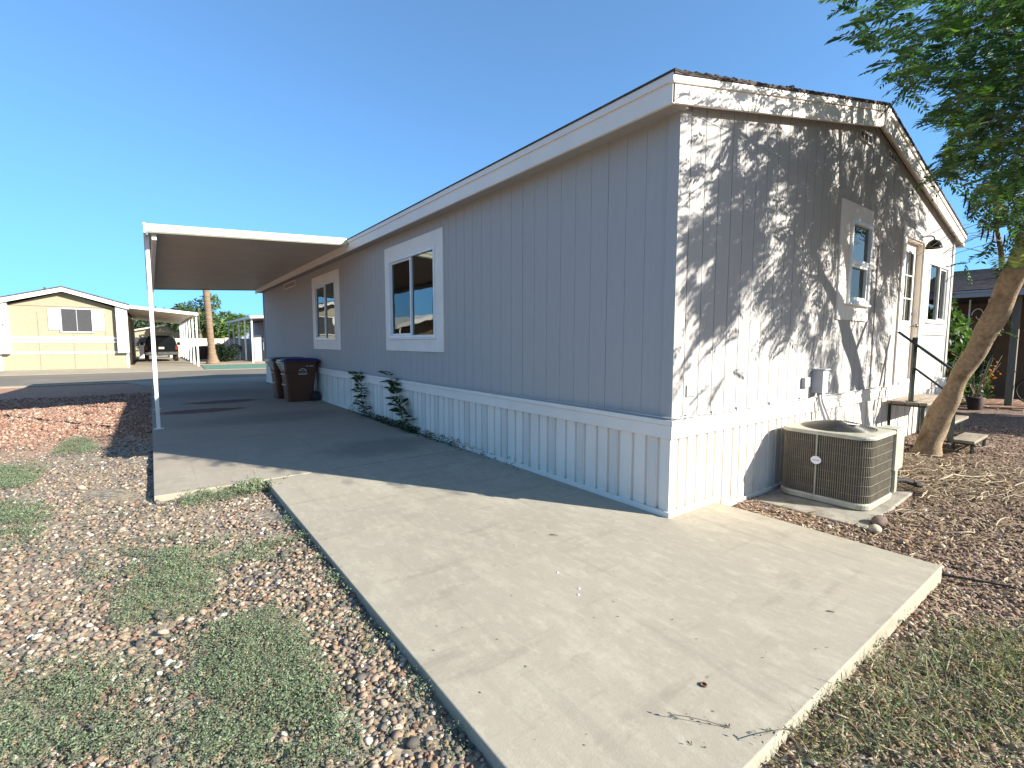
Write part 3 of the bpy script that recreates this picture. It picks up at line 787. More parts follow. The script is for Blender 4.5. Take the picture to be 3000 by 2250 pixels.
# ------------------------------------------------------------------ air conditioner on its pad
s = MB()
s.prism([(1.35,-1.03),(2.95,-.97),(2.93,.0-.03),(1.33,-.05)], 'z', -.2, -.086)
tag(s.build('concrete_pad', M['concrete_pad'], bevel=.012), 'rough stained concrete pad under the air conditioner', 'concrete pad')
ac = thing('air_conditioner', 'beige outdoor air conditioner with dark wire coil guard and round badge', 'air conditioner', (2.13, -.5, -.05))
AX0, AX1, AY0, AY1 = 1.76, 2.55, -.91, -.10
def rrect(x0, x1, y0, y1, r, k=7):
    pts = []
    for cx, cy, a0 in ((x1-r, y1-r, 0), (x0+r, y1-r, PI/2), (x0+r, y0+r, PI), (x1-r, y0+r, 3*PI/2)):
        rr_ = r
        for i in range(k+1):
            a = a0+PI/2*i/k; pts.append((cx+r*math.cos(a), cy+r*math.sin(a)))
    return pts
def loft(mb, levels, cap0=True, cap1=True, smooth=False):
    k = len(levels[0][0]); vs = [(p[0], p[1], z) for poly, z in levels for p in poly]
    fs = [(i*k+j, i*k+(j+1) % k, (i+1)*k+(j+1) % k, (i+1)*k+j) for i in range(len(levels)-1) for j in range(k)]
    if cap0: fs.append(tuple(range(k-1, -1, -1)))
    if cap1: fs.append(tuple((len(levels)-1)*k+j for j in range(k)))
    mb.add(vs, fs, smooth); return mb
R = lambda d, r=.13: rrect(AX0+d, AX1-d, AY0+d, AY1-d, max(r-d, .02))
s = MB(); loft(s, [(R(.02),-.082),(R(0),-.074),(R(-.006),-.03),(R(.004),-.018),(R(.03),-.018)]); s.build('base_pan', M['ac_metal'], ac)
s = MB(); loft(s, [(R(.025),-.02),(R(.025),.60)]); s.build('coil', M['coil'], ac)
s = MB()
def wires(d):
    poly = R(d); pts = []
    n = len(poly)
    per = [0]
    for i in range(n): per.append(per[-1]+math.dist(poly[i], poly[(i+1) % n]))
    tot = per[-1]; m = int(tot/.019)
    for q in range(m):
        t = tot*q/m
        i = max(k for k in range(n) if per[k] <= t); f = (t-per[i])/max(per[i+1]-per[i], 1e-9)
        a = poly[i]; c = poly[(i+1) % n]; pts.append((a[0]+(c[0]-a[0])*f, a[1]+(c[1]-a[1])*f))
    return poly, pts
poly, pts = wires(.014)
for (x, y) in pts:
    s.tube([(x, y, -.02), (x, y, .60)], .0036, 4, cap=False)
for i in range(6):
    z = .058+i*.092; s.tube([(p[0], p[1], z) for p in R(.009)]+[(R(.009)[0][0], R(.009)[0][1], z)], .0022, 4, cap=False)
s.build('wire_guard', M['wire'], ac)
s = MB(); s.box(AX0+.001, AX0+.012, -.465, -.455, -.02, .60); s.build('centre_strip', M['ac_metal'], ac)
# lid with a round opening and a domed ring guard
cxa, cya, ra = (AX0+AX1)/2, (AY0+AY1)/2, .325
out = R(-.012, .14); k = len(out)
circ = []
for p in out:
    a = math.atan2(p[1]-cya, p[0]-cxa); circ.append((cxa+ra*math.cos(a), cya+ra*math.sin(a)))
s = MB(); lev = [(R(-.002), .588), (out, .594), (out, .612), (R(.0), .624), (R(.03), .628), (circ, .632), (circ, .60), ([((c[0]-cxa)*.97+cxa, (c[1]-cya)*.97+cya) for c in circ], .60)]
loft(s, lev, cap0=False, cap1=False); s.build('lid', M['ac_metal'], ac)
s = MB(); s.add([(cxa, cya, .45)]+[(c[0], c[1], .45) for c in circ], [(0, 1+j, 1+(j+1) % k) for j in range(k)]); s.lathe([(.33,.45),(.33,.60)], (cxa,cya,0), 32); s.build('fan_well', M['dark'], ac)
s = MB()
for i in range(17):
    r = .06+i*.0165; z = .634+.062*math.cos(r/ra*PI/2)
    s.tube([(cxa+r*math.cos(2*PI*q/40), cya+r*math.sin(2*PI*q/40), z) for q in range(41)], .0042, 5, cap=False)
for q in range(6):
    a = 2*PI*q/6+.3; s.tube([(cxa+r_*math.cos(a), cya+r_*math.sin(a), .630+.062*math.cos(r_/ra*PI/2)) for r_ in (.03,.1,.2,.28,.335)], .005, 5)
s.lathe([(0,.703),(.05,.699),(.055,.682)], (cxa,cya,0), 20)
s.build('fan_guard', M['guard'], ac)
s = MB()
for q in range(3):
    a = 2*PI*q/3+.4; vs = []
    for r_ in (.06, .29):
        for da, dz in ((-.42, -.03), (.42, .05)):
            vs.append((cxa+r_*math.cos(a+da), cya+r_*math.sin(a+da), .53+dz))
    s.add(vs, [(0,1,3,2)]); s.add([(v[0], v[1], v[2]+.004) for v in vs], [(0,2,3,1)])
s.build('fan_blade', M['blade'], ac)
s = MB(); s.box(cxa-.10, cxa-.035, cya-.2, cya-.1, .686, .689); s.build('sticker', M['white_badge'], ac)
s = MB(); s.prism([(2.44,-.925),(2.69,-.925),(2.69,-.75),(2.44,-.75)], 'z', .21, .635); s.box(2.50, 2.575, -.918, -.86, -.03, .21); s.box(2.50,2.56,-.86,-.2,.0,.58)
s.build('service_panel', M['ac_metal'], ac, bevel=.008)
s = MB(); n = 20
bp = [( -.462+.047*math.cos(2*PI*i/n), .335+.040*math.sin(2*PI*i/n)) for i in range(n)]
s.prism(bp, 'x', AX0-.006, AX0+.006); bd = s.build('badge', M['white_badge'], ac)
s = MB()
for i in range(7): s.box(AX0-.0075, AX0-.0055, -.492+i*.0085, -.486+i*.0085, .330, .341)
s.build('lettering', M['pvc'], bd)
for (x, y, z) in ((AX0-.013, -.46, .60), (2.44, -.925, .60), (2.60, -.927, .12), (2.53,-.92,.3)):
    pass
# black strap / hose lying behind the unit
s = MB(); s.tube([(2.60,-.72,.0),(2.78,-.80,.03),(2.95,-.88,.02),(3.03,-.93,-.01),(3.04,-.99,-.02),(2.98,-1.02,-.01),(2.93,-.98,.0)], .028, 8)
s.box(2.62, 2.86, -.86, -.70, -.05, .035)
tag(s.build('rubber_hose', M['rubber'], bevel=.01), 'coiled black rubber hose lying beside the air conditioner pad', 'hose')
def blob_rock(name, c, r, mat, label, seed):
    rg = np.random.default_rng(seed)
    t = (1+5**.5)/2
    iv = np.array([(-1,t,0),(1,t,0),(-1,-t,0),(1,-t,0),(0,-1,t),(0,1,t),(0,-1,-t),(0,1,-t),(t,0,-1),(t,0,1),(-t,0,-1),(-t,0,1)], float)
    iv /= np.linalg.norm(iv[0])
    fs = [(0,11,5),(0,5,1),(0,1,7),(0,7,10),(0,10,11),(1,5,9),(5,11,4),(11,10,2),(10,7,6),(7,1,8),(3,9,4),(3,4,2),(3,2,6),(3,6,8),(3,8,9),(4,9,5),(2,4,11),(6,2,10),(8,6,7),(9,8,1)]
    v = iv*(1+rg.uniform(-.18,.18,(12,1)))*np.array(r)+np.array(c)
    s = MB(); s.add([tuple(p) for p in v], fs, False)
    o = s.build(name, mat)
    m_ = o.modifiers.new('sub', 'SUBSURF'); m_.levels = 2; m_.render_levels = 2
    m_.subdivision_type = 'CATMULL_CLARK'
    return tag(o, label, 'rock')
blob_rock('rock', (1.34,-1.10,-.07), (.085,.06,.055), M['rock'], 'pale rounded rock by the near corner of the air conditioner pad', 3)
blob_rock('rock', (1.56,-1.07,-.06), (.12,.075,.06), M['rock_red'], 'brown rock just behind the pale rock at the pad corner', 5)
print('ac done')

# ------------------------------------------------------------------ entry steps with rail
st = thing('entry_steps', 'weathered wooden entry steps with dark metal frame and one handrail below the door', 'steps', (6.2,-.45,0))
s = MB()
for i, (a, b_) in enumerate(((-.10,-.04),(-.26,-.11),(-.42,-.27),(-.52,-.43))):
    s.box(5.30, 6.95, a if i == 0 else a, b_, .60, .64)
s.build('landing', M['step_wood'], st, bevel=.006)
for (z, y0, y1, x0, x1) in ((.37,-.74,-.50,5.45,6.62),(.14,-1.00,-.74,5.55,6.42)):
    s = MB(); s.box(x0, x1, y0, y1, z-.04, z); s.build('tread', M['step_wood'], st, bevel=.006)
s = MB()
for x in (5.36, 6.9):
    s.bar((x,-.06,.585), (x,-.5,.585), .03); s.bar((x,-.07,-.06), (x,-.07,.6), .03); s.bar((x,-.46,-.06), (x,-.46,.6), .03)
    s.bar((x,-.07,.0), (x,-.9,.0), .025)
s.bar((5.36,-.46,.585),(6.9,-.46,.585),.028); s.bar((5.36,-.46,.02),(6.9,-.46,.02),.022); s.bar((5.6,-.97,.085),(6.38,-.97,.085),.022); s.bar((5.6,-.72,.32),(6.38,-.72,.32),.022)
for x in (5.60, 6.38):
    s.bar((x,-.97,-.05), (x,-.97,.1), .028); s.bar((x,-.77,-.05), (x,-.77,.1), .028); s.bar((x,-.5,.32), (x,-.5,.6), .028); s.bar((x,-.72,.1), (x,-.72,.33), .028)
    s.bar((x,-.95,.09), (x,-.80,-.04), .02); s.bar((x,-1.0,.085), (x,-.44,.085), .022)
s.build('frame', M['green_metal'], st)
s = MB(); s.bar((5.42,-.30,.60), (5.42,-.30,1.58), .045); s.bar((5.42,-.10,1.66), (5.42,-.86,1.02), .055, .03); s.bar((5.42,-.31,1.14), (5.42,-.80,.73), .026)
s.bar((5.42,-.78,.10), (5.42,-.78,1.08), .035); s.box(5.37, 5.47, -.36, -.24, .641, .65)
s.build('handrail', M['green_metal'], st)

# ------------------------------------------------------------------ foliage generators (numpy)
def quad_strip_leaves(P, D, Nn, Ln, Wd, cols, fold=.0):
    """one 4-gon (pointed) leaf per entry: base P, direction D, side Nn, length, width"""
    n = len(P); Ln = np.asarray(Ln).reshape(-1,1); Wd = np.asarray(Wd).reshape(-1,1)
    v = np.empty((n,4,3)); v[:,0] = P; v[:,1] = P+D*Ln*.45+Nn*Wd*.5; v[:,2] = P+D*Ln; v[:,3] = P+D*Ln*.45-Nn*Wd*.5
    f = np.arange(n*4).reshape(n,4)
    return v.reshape(-1,3), f, np.repeat(cols, 4, axis=0)
def unit(a): return a/np.maximum(np.linalg.norm(a, axis=-1, keepdims=True), 1e-9)
def fronds(bases, dirs, length, npair, plen, pwid, droop, rg, pal, segs=2):
    """bipinnate fronds: each a drooping rachis with paired narrow pinnae"""
    n = len(bases); out_v = []; out_f = []; out_c = []; off = 0
    D = unit(dirs); up = np.array([0,0,1.]); S = unit(np.cross(D, up)+rg.normal(0,.25,(n,3)))
    U = unit(np.cross(S, D)); L_ = length*rg.uniform(.7,1.25,(n,1))
    fc = pal[rg.integers(0, len(pal), n)]*rg.uniform(.75,1.25,(n,1))
    prev = bases
    for k in range(npair):
        t = (k+1)/npair
        Pk = bases+D*L_*t-up*(droop*L_*t*t)
        tang = unit(D-up*2*droop*t)
        for sg in (-1, 1):
            dd = unit(tang*.62+S*sg*.8+rg.normal(0,.10,(n,3))-up*.15)
            nn = unit(np.cross(dd, U)+rg.normal(0,.15,(n,3)))
            ln = plen*(.65+.5*math.sin(PI*(.15+.7*t)))*rg.uniform(.8,1.15,n)
            c = fc*rg.uniform(.85,1.15,(n,1))
            v, f, cc = quad_strip_leaves(Pk, dd, nn, ln, np.full(n, pwid)*rg.uniform(.8,1.2,n), c)
            out_v.append(v); out_f.append(f+off); out_c.append(cc); off += len(v)
        # rachis sliver
        v = np.stack([prev, Pk, Pk+S*.003, prev+S*.003], 1).reshape(-1,3); f = np.arange(len(v)).reshape(-1,4)
        out_v.append(v); out_f.append(f+off); out_c.append(np.tile(np.array([[.10,.11,.05]]), (len(v),1))); off += len(v)
        prev = Pk
    return np.concatenate(out_v), np.concatenate(out_f), np.concatenate(out_c)

# camera numbers (also used to keep the crown's outline where the photograph has it)
CAM = np.array([-3.5005, -2.4323, 1.5]); YAW, PITCH, ROLL = .641788, -.0861934, .00126708; FPX = 1412.158
Fv = np.array([math.sin(YAW)*math.cos(PITCH), math.cos(YAW)*math.cos(PITCH), math.sin(PITCH)])
Rv = np.array([math.cos(YAW), -math.sin(YAW), 0]); Uv = np.cross(Rv, Fv)
Rv, Uv = math.cos(ROLL)*Rv+math.sin(ROLL)*Uv, -math.sin(ROLL)*Rv+math.cos(ROLL)*Uv
SUN = np.array([3.9, -6.32, 3.66]); SUN = SUN/np.linalg.norm(SUN)
def view(P):
    d = P-CAM; z = d@Fv; return 1500+FPX*(d@Rv)/z, 1125-FPX*(d@Uv)/z, z
def inpoly(x, y, poly):
    r = np.zeros(len(x), bool); n = len(poly)
    for i in range(n):
        x1, y1 = poly[i]; x2, y2 = poly[(i+1) % n]
        if y1 == y2: continue
        c = ((y1 > y) != (y2 > y)) & (x < (x2-x1)*(y-y1)/(y2-y1)+x1); r ^= c
    return r
GREENS = np.array([(.065,.13,.045),(.050,.105,.042),(.082,.16,.038),(.042,.088,.046),(.095,.18,.045),(.14,.22,.05)])

# ------------------------------------------------------------------ the leaning tree
tree = thing('leaning_tree', 'leaning feathery-leaved tree with brown trunk in front of the entry steps', 'tree', (5.35,-.56,-.05))
s = MB()
tp = [((5.27,-.52,-.16),.20),((5.24,-.57,.0),.160),((5.20,-.64,.34),.136),((5.16,-.73,.62),.124),((5.11,-.82,.88),.114),((5.06,-.91,1.14),.106),((5.0,-1.02,1.38),.104),((4.95,-1.11,1.62),.110),((4.88,-1.2,1.85),.118),((4.8,-1.26,2.04),.122),((4.58,-1.40,2.42),.122)]
def smoothpath(pr, k=4):
    P = [np.array(p) for p, _ in pr]; r_ = [r for _, r in pr]; o = []; ro = []
    for i in range(len(P)-1):
        p0 = P[max(i-1,0)]; p1 = P[i]; p2 = P[i+1]; p3 = P[min(i+2, len(P)-1)]
        for j in range(k):
            t = j/k; o.append(.5*((2*p1)+(-p0+p2)*t+(2*p0-5*p1+4*p2-p3)*t*t+(-p0+3*p1-3*p2+p3)*t**3)); ro.append(r_[i]*(1-t)+r_[i+1]*t)
    o.append(P[-1]); ro.append(r_[-1]); return o, ro
o_, r_ = smoothpath(tp, 4); n0 = len(s.v); s.tube(o_, r_, 18)
for i in range(n0, len(s.v)):      # knotty surface, root flare
    x, y, z = s.v[i]
    k = .012*math.sin(z*9+x*14)+.008*math.sin(z*23+y*31)
    fl = max(0, .05-z)*.16
    c = o_[min(len(o_)-1, (i-n0)//18)]
    dx, dy_ = x-c[0], y-c[1]; m_ = math.hypot(dx, dy_) or 1
    a = math.atan2(dy_, dx); k += fl*(.6+.5*math.sin(3*a+1))
    s.v[i] = (x+dx/m_*k, y+dy_/m_*k, z)
limbs = [
 [((4.56,-1.40,2.40),.10),((4.35,-1.55,2.85),.085),((3.95,-1.70,3.25),.055),((3.75,-1.85,3.65),.035),((3.6,-2.0,4.1),.018)],
 [((4.56,-1.40,2.40),.115),((4.62,-1.55,3.1),.10),((4.40,-1.70,3.75),.075),((3.65,-1.85,4.35),.055),((2.9,-2.1,4.55),.035),((2.2,-2.2,4.7),.018)],
 [((4.62,-1.55,3.1),.08),((4.95,-1.4,3.9),.06),((5.3,-1.2,4.8),.045),((5.5,-.9,5.7),.02)],
 [((4.40,-1.70,3.75),.06),((4.2,-1.6,4.6),.045),((3.7,-1.2,5.4),.03),((3.0,-.7,6.2),.015)],
 [((4.62,-1.55,3.1),.07),((5.2,-2.1,3.7),.05),((5.7,-2.7,4.3),.03),((6.2,-3.2,4.9),.015)],
 [((4.8,-1.25,2.05),.035),((5.25,-1.15,2.6),.03),((5.7,-1.0,3.1),.02),((6.1,-.9,3.5),.01)]]
for l in limbs:
    o_, r_ = smoothpath(l, 4); s.tube(o_, r_, 9)
s.build('trunk', M['bark'], tree)
# crown points
SIL = [(2470,-900),(2470,-5),(2500,20),(2520,60),(2500,100),(2495,135),(2520,160),(2560,150),(2600,180),(2620,240),(2640,285),(2680,262),(2700,215),(2740,235),(2770,262),(2790,282),(2720,330),(2705,352),(2735,375),(2775,375),(2795,385),(2760,420),(2745,470),(2735,520),(2760,525),(2800,500),(2850,500),(2880,520),(2850,560),(2845,600),(2880,650),(2910,700),(2960,730),(3000,700),(3400,700),(3400,-900)]
TUFT = [[(2850,730),(2900,700),(2960,720),(2960,770),(2900,790),(2850,770)], [(2810,765),(2850,755),(2890,775),(2880,800),(2830,805)]]
def dens(x, z):
    g = lambda cx, cz, sx_, sz_, w_: w_*np.exp(-.5*(((x-cx)/sx_)**2+((z-cz)/sz_)**2))
    dd = (g(3.7,3.75,1.25,.6,1.5)+g(.85,2.6,.46,.50,1.5)+g(.55,1.9,.25,.45,1.0)+g(1.55,2.35,.3,.4,.5)+g(2.35,2.15,.26,.6,1.1)+g(4.95,2.5,.42,.75,1.1)+g(2.2,3.2,.55,.25,.6)
       +g(5.7,3.4,.75,.45,.7)+g(3.6,1.15,.35,.4,.8)+g(3.0,1.9,.3,.4,.4)+g(4.95,1.35,.3,.4,.4)+g(.75,1.75,.18,.35,.6)+g(1.7,1.6,.3,.35,.35)+g(2.9,2.95,.3,.4,.5)+g(.5,3.5,.9,.15,.25)+g(7.0,3.05,.45,.3,.4))
    return np.clip(dd, 0, 1.2)
NC = 300000
P = rng.uniform((.2,-4.6,1.6), (8.2,.6,7.3), (NC,3)); t = P[:,1]/SUN[1]
SX, SZ = P[:,0]-SUN[0]*t, P[:,2]-SUN[2]*t
front = P[:,1] < -.35
roofz = 3.35+.215*np.minimum(SX+.23, 2*PK+.23-SX)
pr = np.where(front & (SZ < roofz+.1), dens(SX, SZ)**1.5, 0.0)
e = ((P-np.array([4.1,-1.5,4.7]))/np.array([2.9,2.3,1.9])); ell = (e**2).sum(1)
pr *= (((P-np.array([4.0,-1.9,4.1]))/np.array([3.2,2.0,2.6]))**2).sum(1) < 1
pr = np.where(SZ >= roofz+.1, np.where(ell < 1, .10, 0), pr)
px, py, pz = view(P)
infr = (px > -50) & (px < 3080) & (py > -60) & (py < 2300) & (pz > 0)
insil = inpoly(px, py, SIL)
for T_ in TUFT: insil |= inpoly(px, py, T_)
# clumpiness
cl = .5+.5*np.sin(P[:,0]*5.1+P[:,2]*3.7)*np.sin(P[:,1]*4.3+P[:,2]*4.9+1.3)
vg = rng.uniform(0,1,(64,64))
def vnoise(a, b_, sc):
    a = a/sc+20; b_ = b_/sc+20; i = np.floor(a).astype(int); j = np.floor(b_).astype(int); u = a-i; v = b_-j; u = u*u*(3-2*u); v = v*v*(3-2*v)
    G = lambda i, j: vg[i % 64, j % 64]
    return (G(i,j)*(1-u)+G(i+1,j)*u)*(1-v)+(G(i,j+1)*(1-u)+G(i+1,j+1)*u)*v
cn = .65*vnoise(SX+.35*SZ, SZ*.7, .34)+.35*vnoise(SX, SZ, .15)
pr = np.where(SZ < roofz, pr*np.clip((cn+.28*np.clip(dens(SX,SZ)-.75,0,.5)-.445)/.10, 0.02, 1)*1.7, pr)
cl2 = .5+.5*np.sin(P[:,0]*2.3-P[:,2]*2.9+.8)*np.sin(P[:,1]*2.1+P[:,2]*1.7+2.2)
pr = pr*(.25+1.0*cl)*(.35+1.0*cl2)
vis = infr & insil & (P[:,1] > -2.6) & (P[:,1] < -.45) & (ell < 1.35)
pr = np.where(vis, np.maximum(pr*.6, (.42+.4*cl)*np.clip((vnoise(px/260, py/260, .30)-.24)/.2, .10, 1)), pr); pr = np.where(infr & ~insil, 0, pr)
# nothing hanging right in front of the camera
pr = np.where(np.linalg.norm(P-CAM, axis=1) < 3.2, 0, pr)
keep = rng.uniform(0, 1, NC) < pr*.15
CP = P[keep]; print('fronds', len(CP), 'visible', int((vis & keep).sum()))
dirs = unit((CP-np.array([4.6,-1.5,3.4]))*np.array([1,1,.35])+rng.normal(0,.55,(len(CP),3)))
pxk, pyk, _ = view(CP)
# keep frond tips of the outline inside it too: flip those that would poke into clear sky/wall
tip = CP+dirs*.26-np.array([0,0,.1]); tx, ty, _ = view(tip)
bad = (tx > 0) & (tx < 3000) & (ty > 0) & ~inpoly(tx, ty, [(x-18, y+14) for x, y in SIL])
rej = bad & (rng.uniform(0,1,len(CP)) < .6)
dirs[rej] *= -1
v, f, c = fronds(CP, dirs, .25, 8, .078, .027, .32, rng, GREENS)
heavy('crown', v, f, M['leaf'], c, tree)
# thin twigs reaching to the fronds
s = MB()
LP = np.array([np.array(p) for l in limbs for p, _ in l])
idx = rng.permutation(len(CP))[:520]
for i in idx:
    q = CP[i]; dd = np.linalg.norm(LP-q, axis=1); j = int(np.argmin(dd))
    if dd[j] > 2.0: continue
    a = LP[j]; mid = (a+q)/2+rng.normal(0,.08,3)+np.array([0,0,.08])
    mx_, my_, mz_ = view(np.array([mid]))
    if 0 < mx_[0] < 3000 and 0 < my_[0] < 2250 and not inpoly(mx_, my_, SIL)[0]: continue
    s.tube([tuple(a), tuple(mid), tuple(q)], [.010,.006,.0025], 4, cap=False)
for k in range(9):    # bare hanging twigs low in the crown
    a = np.array([5.0+rng.uniform(-.2,.7), -1.15+rng.uniform(-.15,.3), 2.75+rng.uniform(-.1,.35)]); b_ = a+np.array([-.55+rng.uniform(-.25,.2), .35+rng.uniform(-.1,.2), -.25+rng.uniform(-.2,.2)])
    s.tube([tuple(a), tuple((a+b_)/2+np.array([0,0,.07])), tuple(b_)], [.005,.004,.002], 4, cap=False)
s.build('twigs', M['twig'], tree)
s = MB()
podc = [((2830,560),2.),((2840,590),2.)]+[((2880+i*16, 660+(i*37 % 30)), 2.) for i in range(8)]
for (ux, uy), _ in podc:
    dr_ = Fv+Rv*(ux-1500)/FPX-Uv*(uy-1125)/FPX
    tt = (-1.12-CAM[1])/dr_[1]
    q = CAM+dr_*tt; ln = .17
    s.tube([tuple(q), (q[0]+.01, q[1], q[2]-ln*.5), (q[0]-.005, q[1]+.01, q[2]-ln)], [.006,.011,.004], 5)
s.build('seed_pods', M['pod'], tree)
# one leafy sucker on the trunk
n = 26; B = np.array([4.98,-1.16,1.80])+rng.normal(0,.07,(n,3)); DD = rng.normal(0,1,(n,3)); DD[:,1] -= .6
v, f, c = fronds(B, DD, .14, 6, .045, .013, .4, rng, GREENS*1.4); heavy('sucker_leaves', v, f, M['leaf'], c, tree)

# ------------------------------------------------------------------ saplings and weeds against the home
def sapling(y, h, lean, label, nf, wide):
    t_ = thing('sapling', label, 'sapling', (-.07, y, 0), 'feathery saplings at the foot of the wall')
    s = MB(); pts = [(-.06, y, -.02)]
    for i in range(1, 9):
        u = i/8; pts.append((-.08-.04*math.sin(u*5), y+lean*u, h*u))
    s.tube(pts, [.010-.0009*i for i in range(9)], 6)
    s.build('stem', M['twig'], t_)
    B = []; DD = []
    for i in range(nf):
        u = .12+.85*i/nf; B.append((-.08, y+lean*u, h*u*.98)); sg = 1 if i % 2 else -1
        DD.append((-.25+rng.normal(0,.3), sg*1.0, .55+rng.normal(0,.3)))
    pal = np.array([(.028,.06,.022),(.036,.08,.026),(.05,.11,.032)])
    v, f, c = fronds(np.array(B), np.array(DD), wide, 6, wide*.58, wide*.17, .22, rng, pal)
    heavy('leaves', v, f, M['leaf'], c, t_)
sapling(7.05, .93, .42, 'slender dark sapling against the skirting, the farther from us of the two', 24, .22)
sapling(5.05, .95, .75, 'slender leafy sapling against the skirting below the near window, the nearer of the two', 32, .22)
def leafmat_cluster(pts, hgt, size, pal, rg, per=6, upb=.6):
    n = len(pts)*per; P_ = np.repeat(pts, per, 0)+np.stack([rg.normal(0,size*1.3,n), rg.normal(0,size*1.3,n), rg.uniform(0,1,n)**1.4*hgt], 1)
    D_ = rg.normal(0,1,(n,3)); D_[:,2] = np.abs(D_[:,2])*upb*.7; D_ = unit(D_); N_ = unit(np.cross(D_, rg.normal(0,.55,(n,3))+np.array([.12,-.25,.9])))
    c = pal[rg.integers(0,len(pal),n)]*rg.uniform(.65,1.3,(n,1))
    return quad_strip_leaves(P_, D_, N_, size*rg.lognormal(0,.45,n), size*.6*rg.lognormal(0,.35,n), c)
npt = 900; yy_ = rng.uniform(1.9, 8.2, npt); prob = np.exp(-((yy_-5.6)/1.6)**2)*1.1+.06; k_ = rng.uniform(0,1,npt) < prob
yy_ = yy_[k_]; pts = np.stack([-.045-np.abs(rng.normal(0,.035,len(yy_))), yy_, np.zeros(len(yy_))], 1)
v, f, c = leafmat_cluster(pts, .10, .022, np.array([(.022,.048,.014),(.035,.05,.02),(.05,.05,.025)]), rng, 9)
stuff(heavy('weeds', v, f, M['groundleaf'], c), 'low weeds growing in the crack along the skirting', 'weeds')

# ------------------------------------------------------------------ gravel (real stones)
T = (1+5**.5)/2
IV = np.array([(-1,T,0),(1,T,0),(-1,-T,0),(1,-T,0),(0,-1,T),(0,1,T),(0,-1,-T),(0,1,-T),(T,0,-1),(T,0,1),(-T,0,-1),(-T,0,1)]); IV = IV/np.linalg.norm(IV[0])
IFc = np.array([(0,11,5),(0,5,1),(0,1,7),(0,7,10),(0,10,11),(1,5,9),(5,11,4),(11,10,2),(10,7,6),(7,1,8),(3,9,4),(3,4,2),(3,2,6),(3,6,8),(3,8,9),(4,9,5),(2,4,11),(6,2,10),(8,6,7),(9,8,1)])
def stones(name, xy, size, pal, wts, lift=.0):
    n = len(xy); sz = size*rng.lognormal(0,.32,n)
    sc = np.stack([np.ones(n), rng.uniform(.6,.9,n), rng.uniform(.35,.65,n)], 1)*sz[:,None]
    v = IV[None]*(1+rng.uniform(-.16,.16,(n,12,1)))*sc[:,None,:]
    a = rng.uniform(0,2*PI,n); ca, sa = np.cos(a), np.sin(a); b_ = rng.normal(0,.35,n); cb, sb = np.cos(b_), np.sin(b_)
    x, y, z = v[...,0], v[...,1], v[...,2]
    x, z = x*cb[:,None]-z*sb[:,None], x*sb[:,None]+z*cb[:,None]
    x, y = x*ca[:,None]-y*sa[:,None], x*sa[:,None]+y*ca[:,None]
    bz = gz(xy[:,0], xy[:,1])+lift+sz*rng.uniform(-.1,.5,n)
    v = np.stack([x+xy[:,0,None], y+xy[:,1,None], z+bz[:,None]], 2).reshape(-1,3)
    f = (IFc[None]+12*np.arange(n)[:,None,None]).reshape(-1,3)
    c = pal[rng.choice(len(pal), n, p=wts)]*rng.uniform(.75,1.2,(n,1))
    return heavy(name, v, f, M['pebble'], np.repeat(c, 12, 0), smooth=True)
def scatter(n, x0, x1, y0, y1, ok, falloff):
    p = rng.uniform((x0,y0), (x1,y1), (n,2)); d_ = np.linalg.norm(p-CAM[:2], axis=1)
    k = ok(p[:,0], p[:,1]) & (rng.uniform(0,1,n) < np.clip((falloff/np.maximum(d_, .1))**1.6, 0, 1))
    return p[k]
onslabL = lambda x, y: (x > XL-.01) & ((y > 3.30) | (x > XN-.01))
okL = lambda x, y: ~onslabL(x, y) & ~((x > XN-.01) & (y > YF-.01))
p = scatter(250000, -9.5, -2.5, -2.6, 14, lambda x, y: okL(x, y) & (np.sin(x*2.3+1)*np.sin(y*1.9+.4)+.35*np.sin(x*7+y*5) > -1.15+rng.uniform(0,.25,len(x))), 3.0)
PAL_L = np.array([(.37,.29,.215),(.32,.23,.165),(.10,.09,.08),(.24,.145,.105),(.50,.45,.37),(.17,.145,.115),(.27,.195,.12),(.125,.11,.095)])
stuff(stones('gravel', p, .0142, PAL_L, [.2,.19,.10,.12,.07,.14,.09,.09]), 'mixed tan and grey landscaping gravel left of the driveway', 'gravel'); print('L stones', len(p))
p = scatter(120000, -9, -3.6, 6.5, 16, lambda x, y: (x < XL-.02) & (rng.uniform(0,1,len(x)) < np.clip((y-6.8+.8*np.sin(x*1.7))/2,0,1)), 4.0)
stuff(stones('gravel', p, .024, np.array([(.36,.22,.155),(.28,.15,.105),(.44,.33,.25),(.20,.12,.09)]), [.35,.3,.2,.15]), 'reddish gravel farther along the driveway edge', 'gravel')
okR = lambda x, y: ~((x < XR+.01) & (y > YF-.01)) & ~((x > 1.33) & (x < 2.96) & (y > -1.04)) & (y < -.03)
p = scatter(210000, -2.6, 9, -6, -.03, okR, 3.6)
PAL_R = np.array([(.31,.215,.15),(.225,.150,.105),(.41,.315,.23),(.135,.095,.07),(.50,.42,.33)])
stuff(stones('gravel', p, .0125, PAL_R, [.3,.27,.2,.15,.08]), 'small reddish brown gravel right of the driveway slab', 'gravel'); print('R stones', len(p))
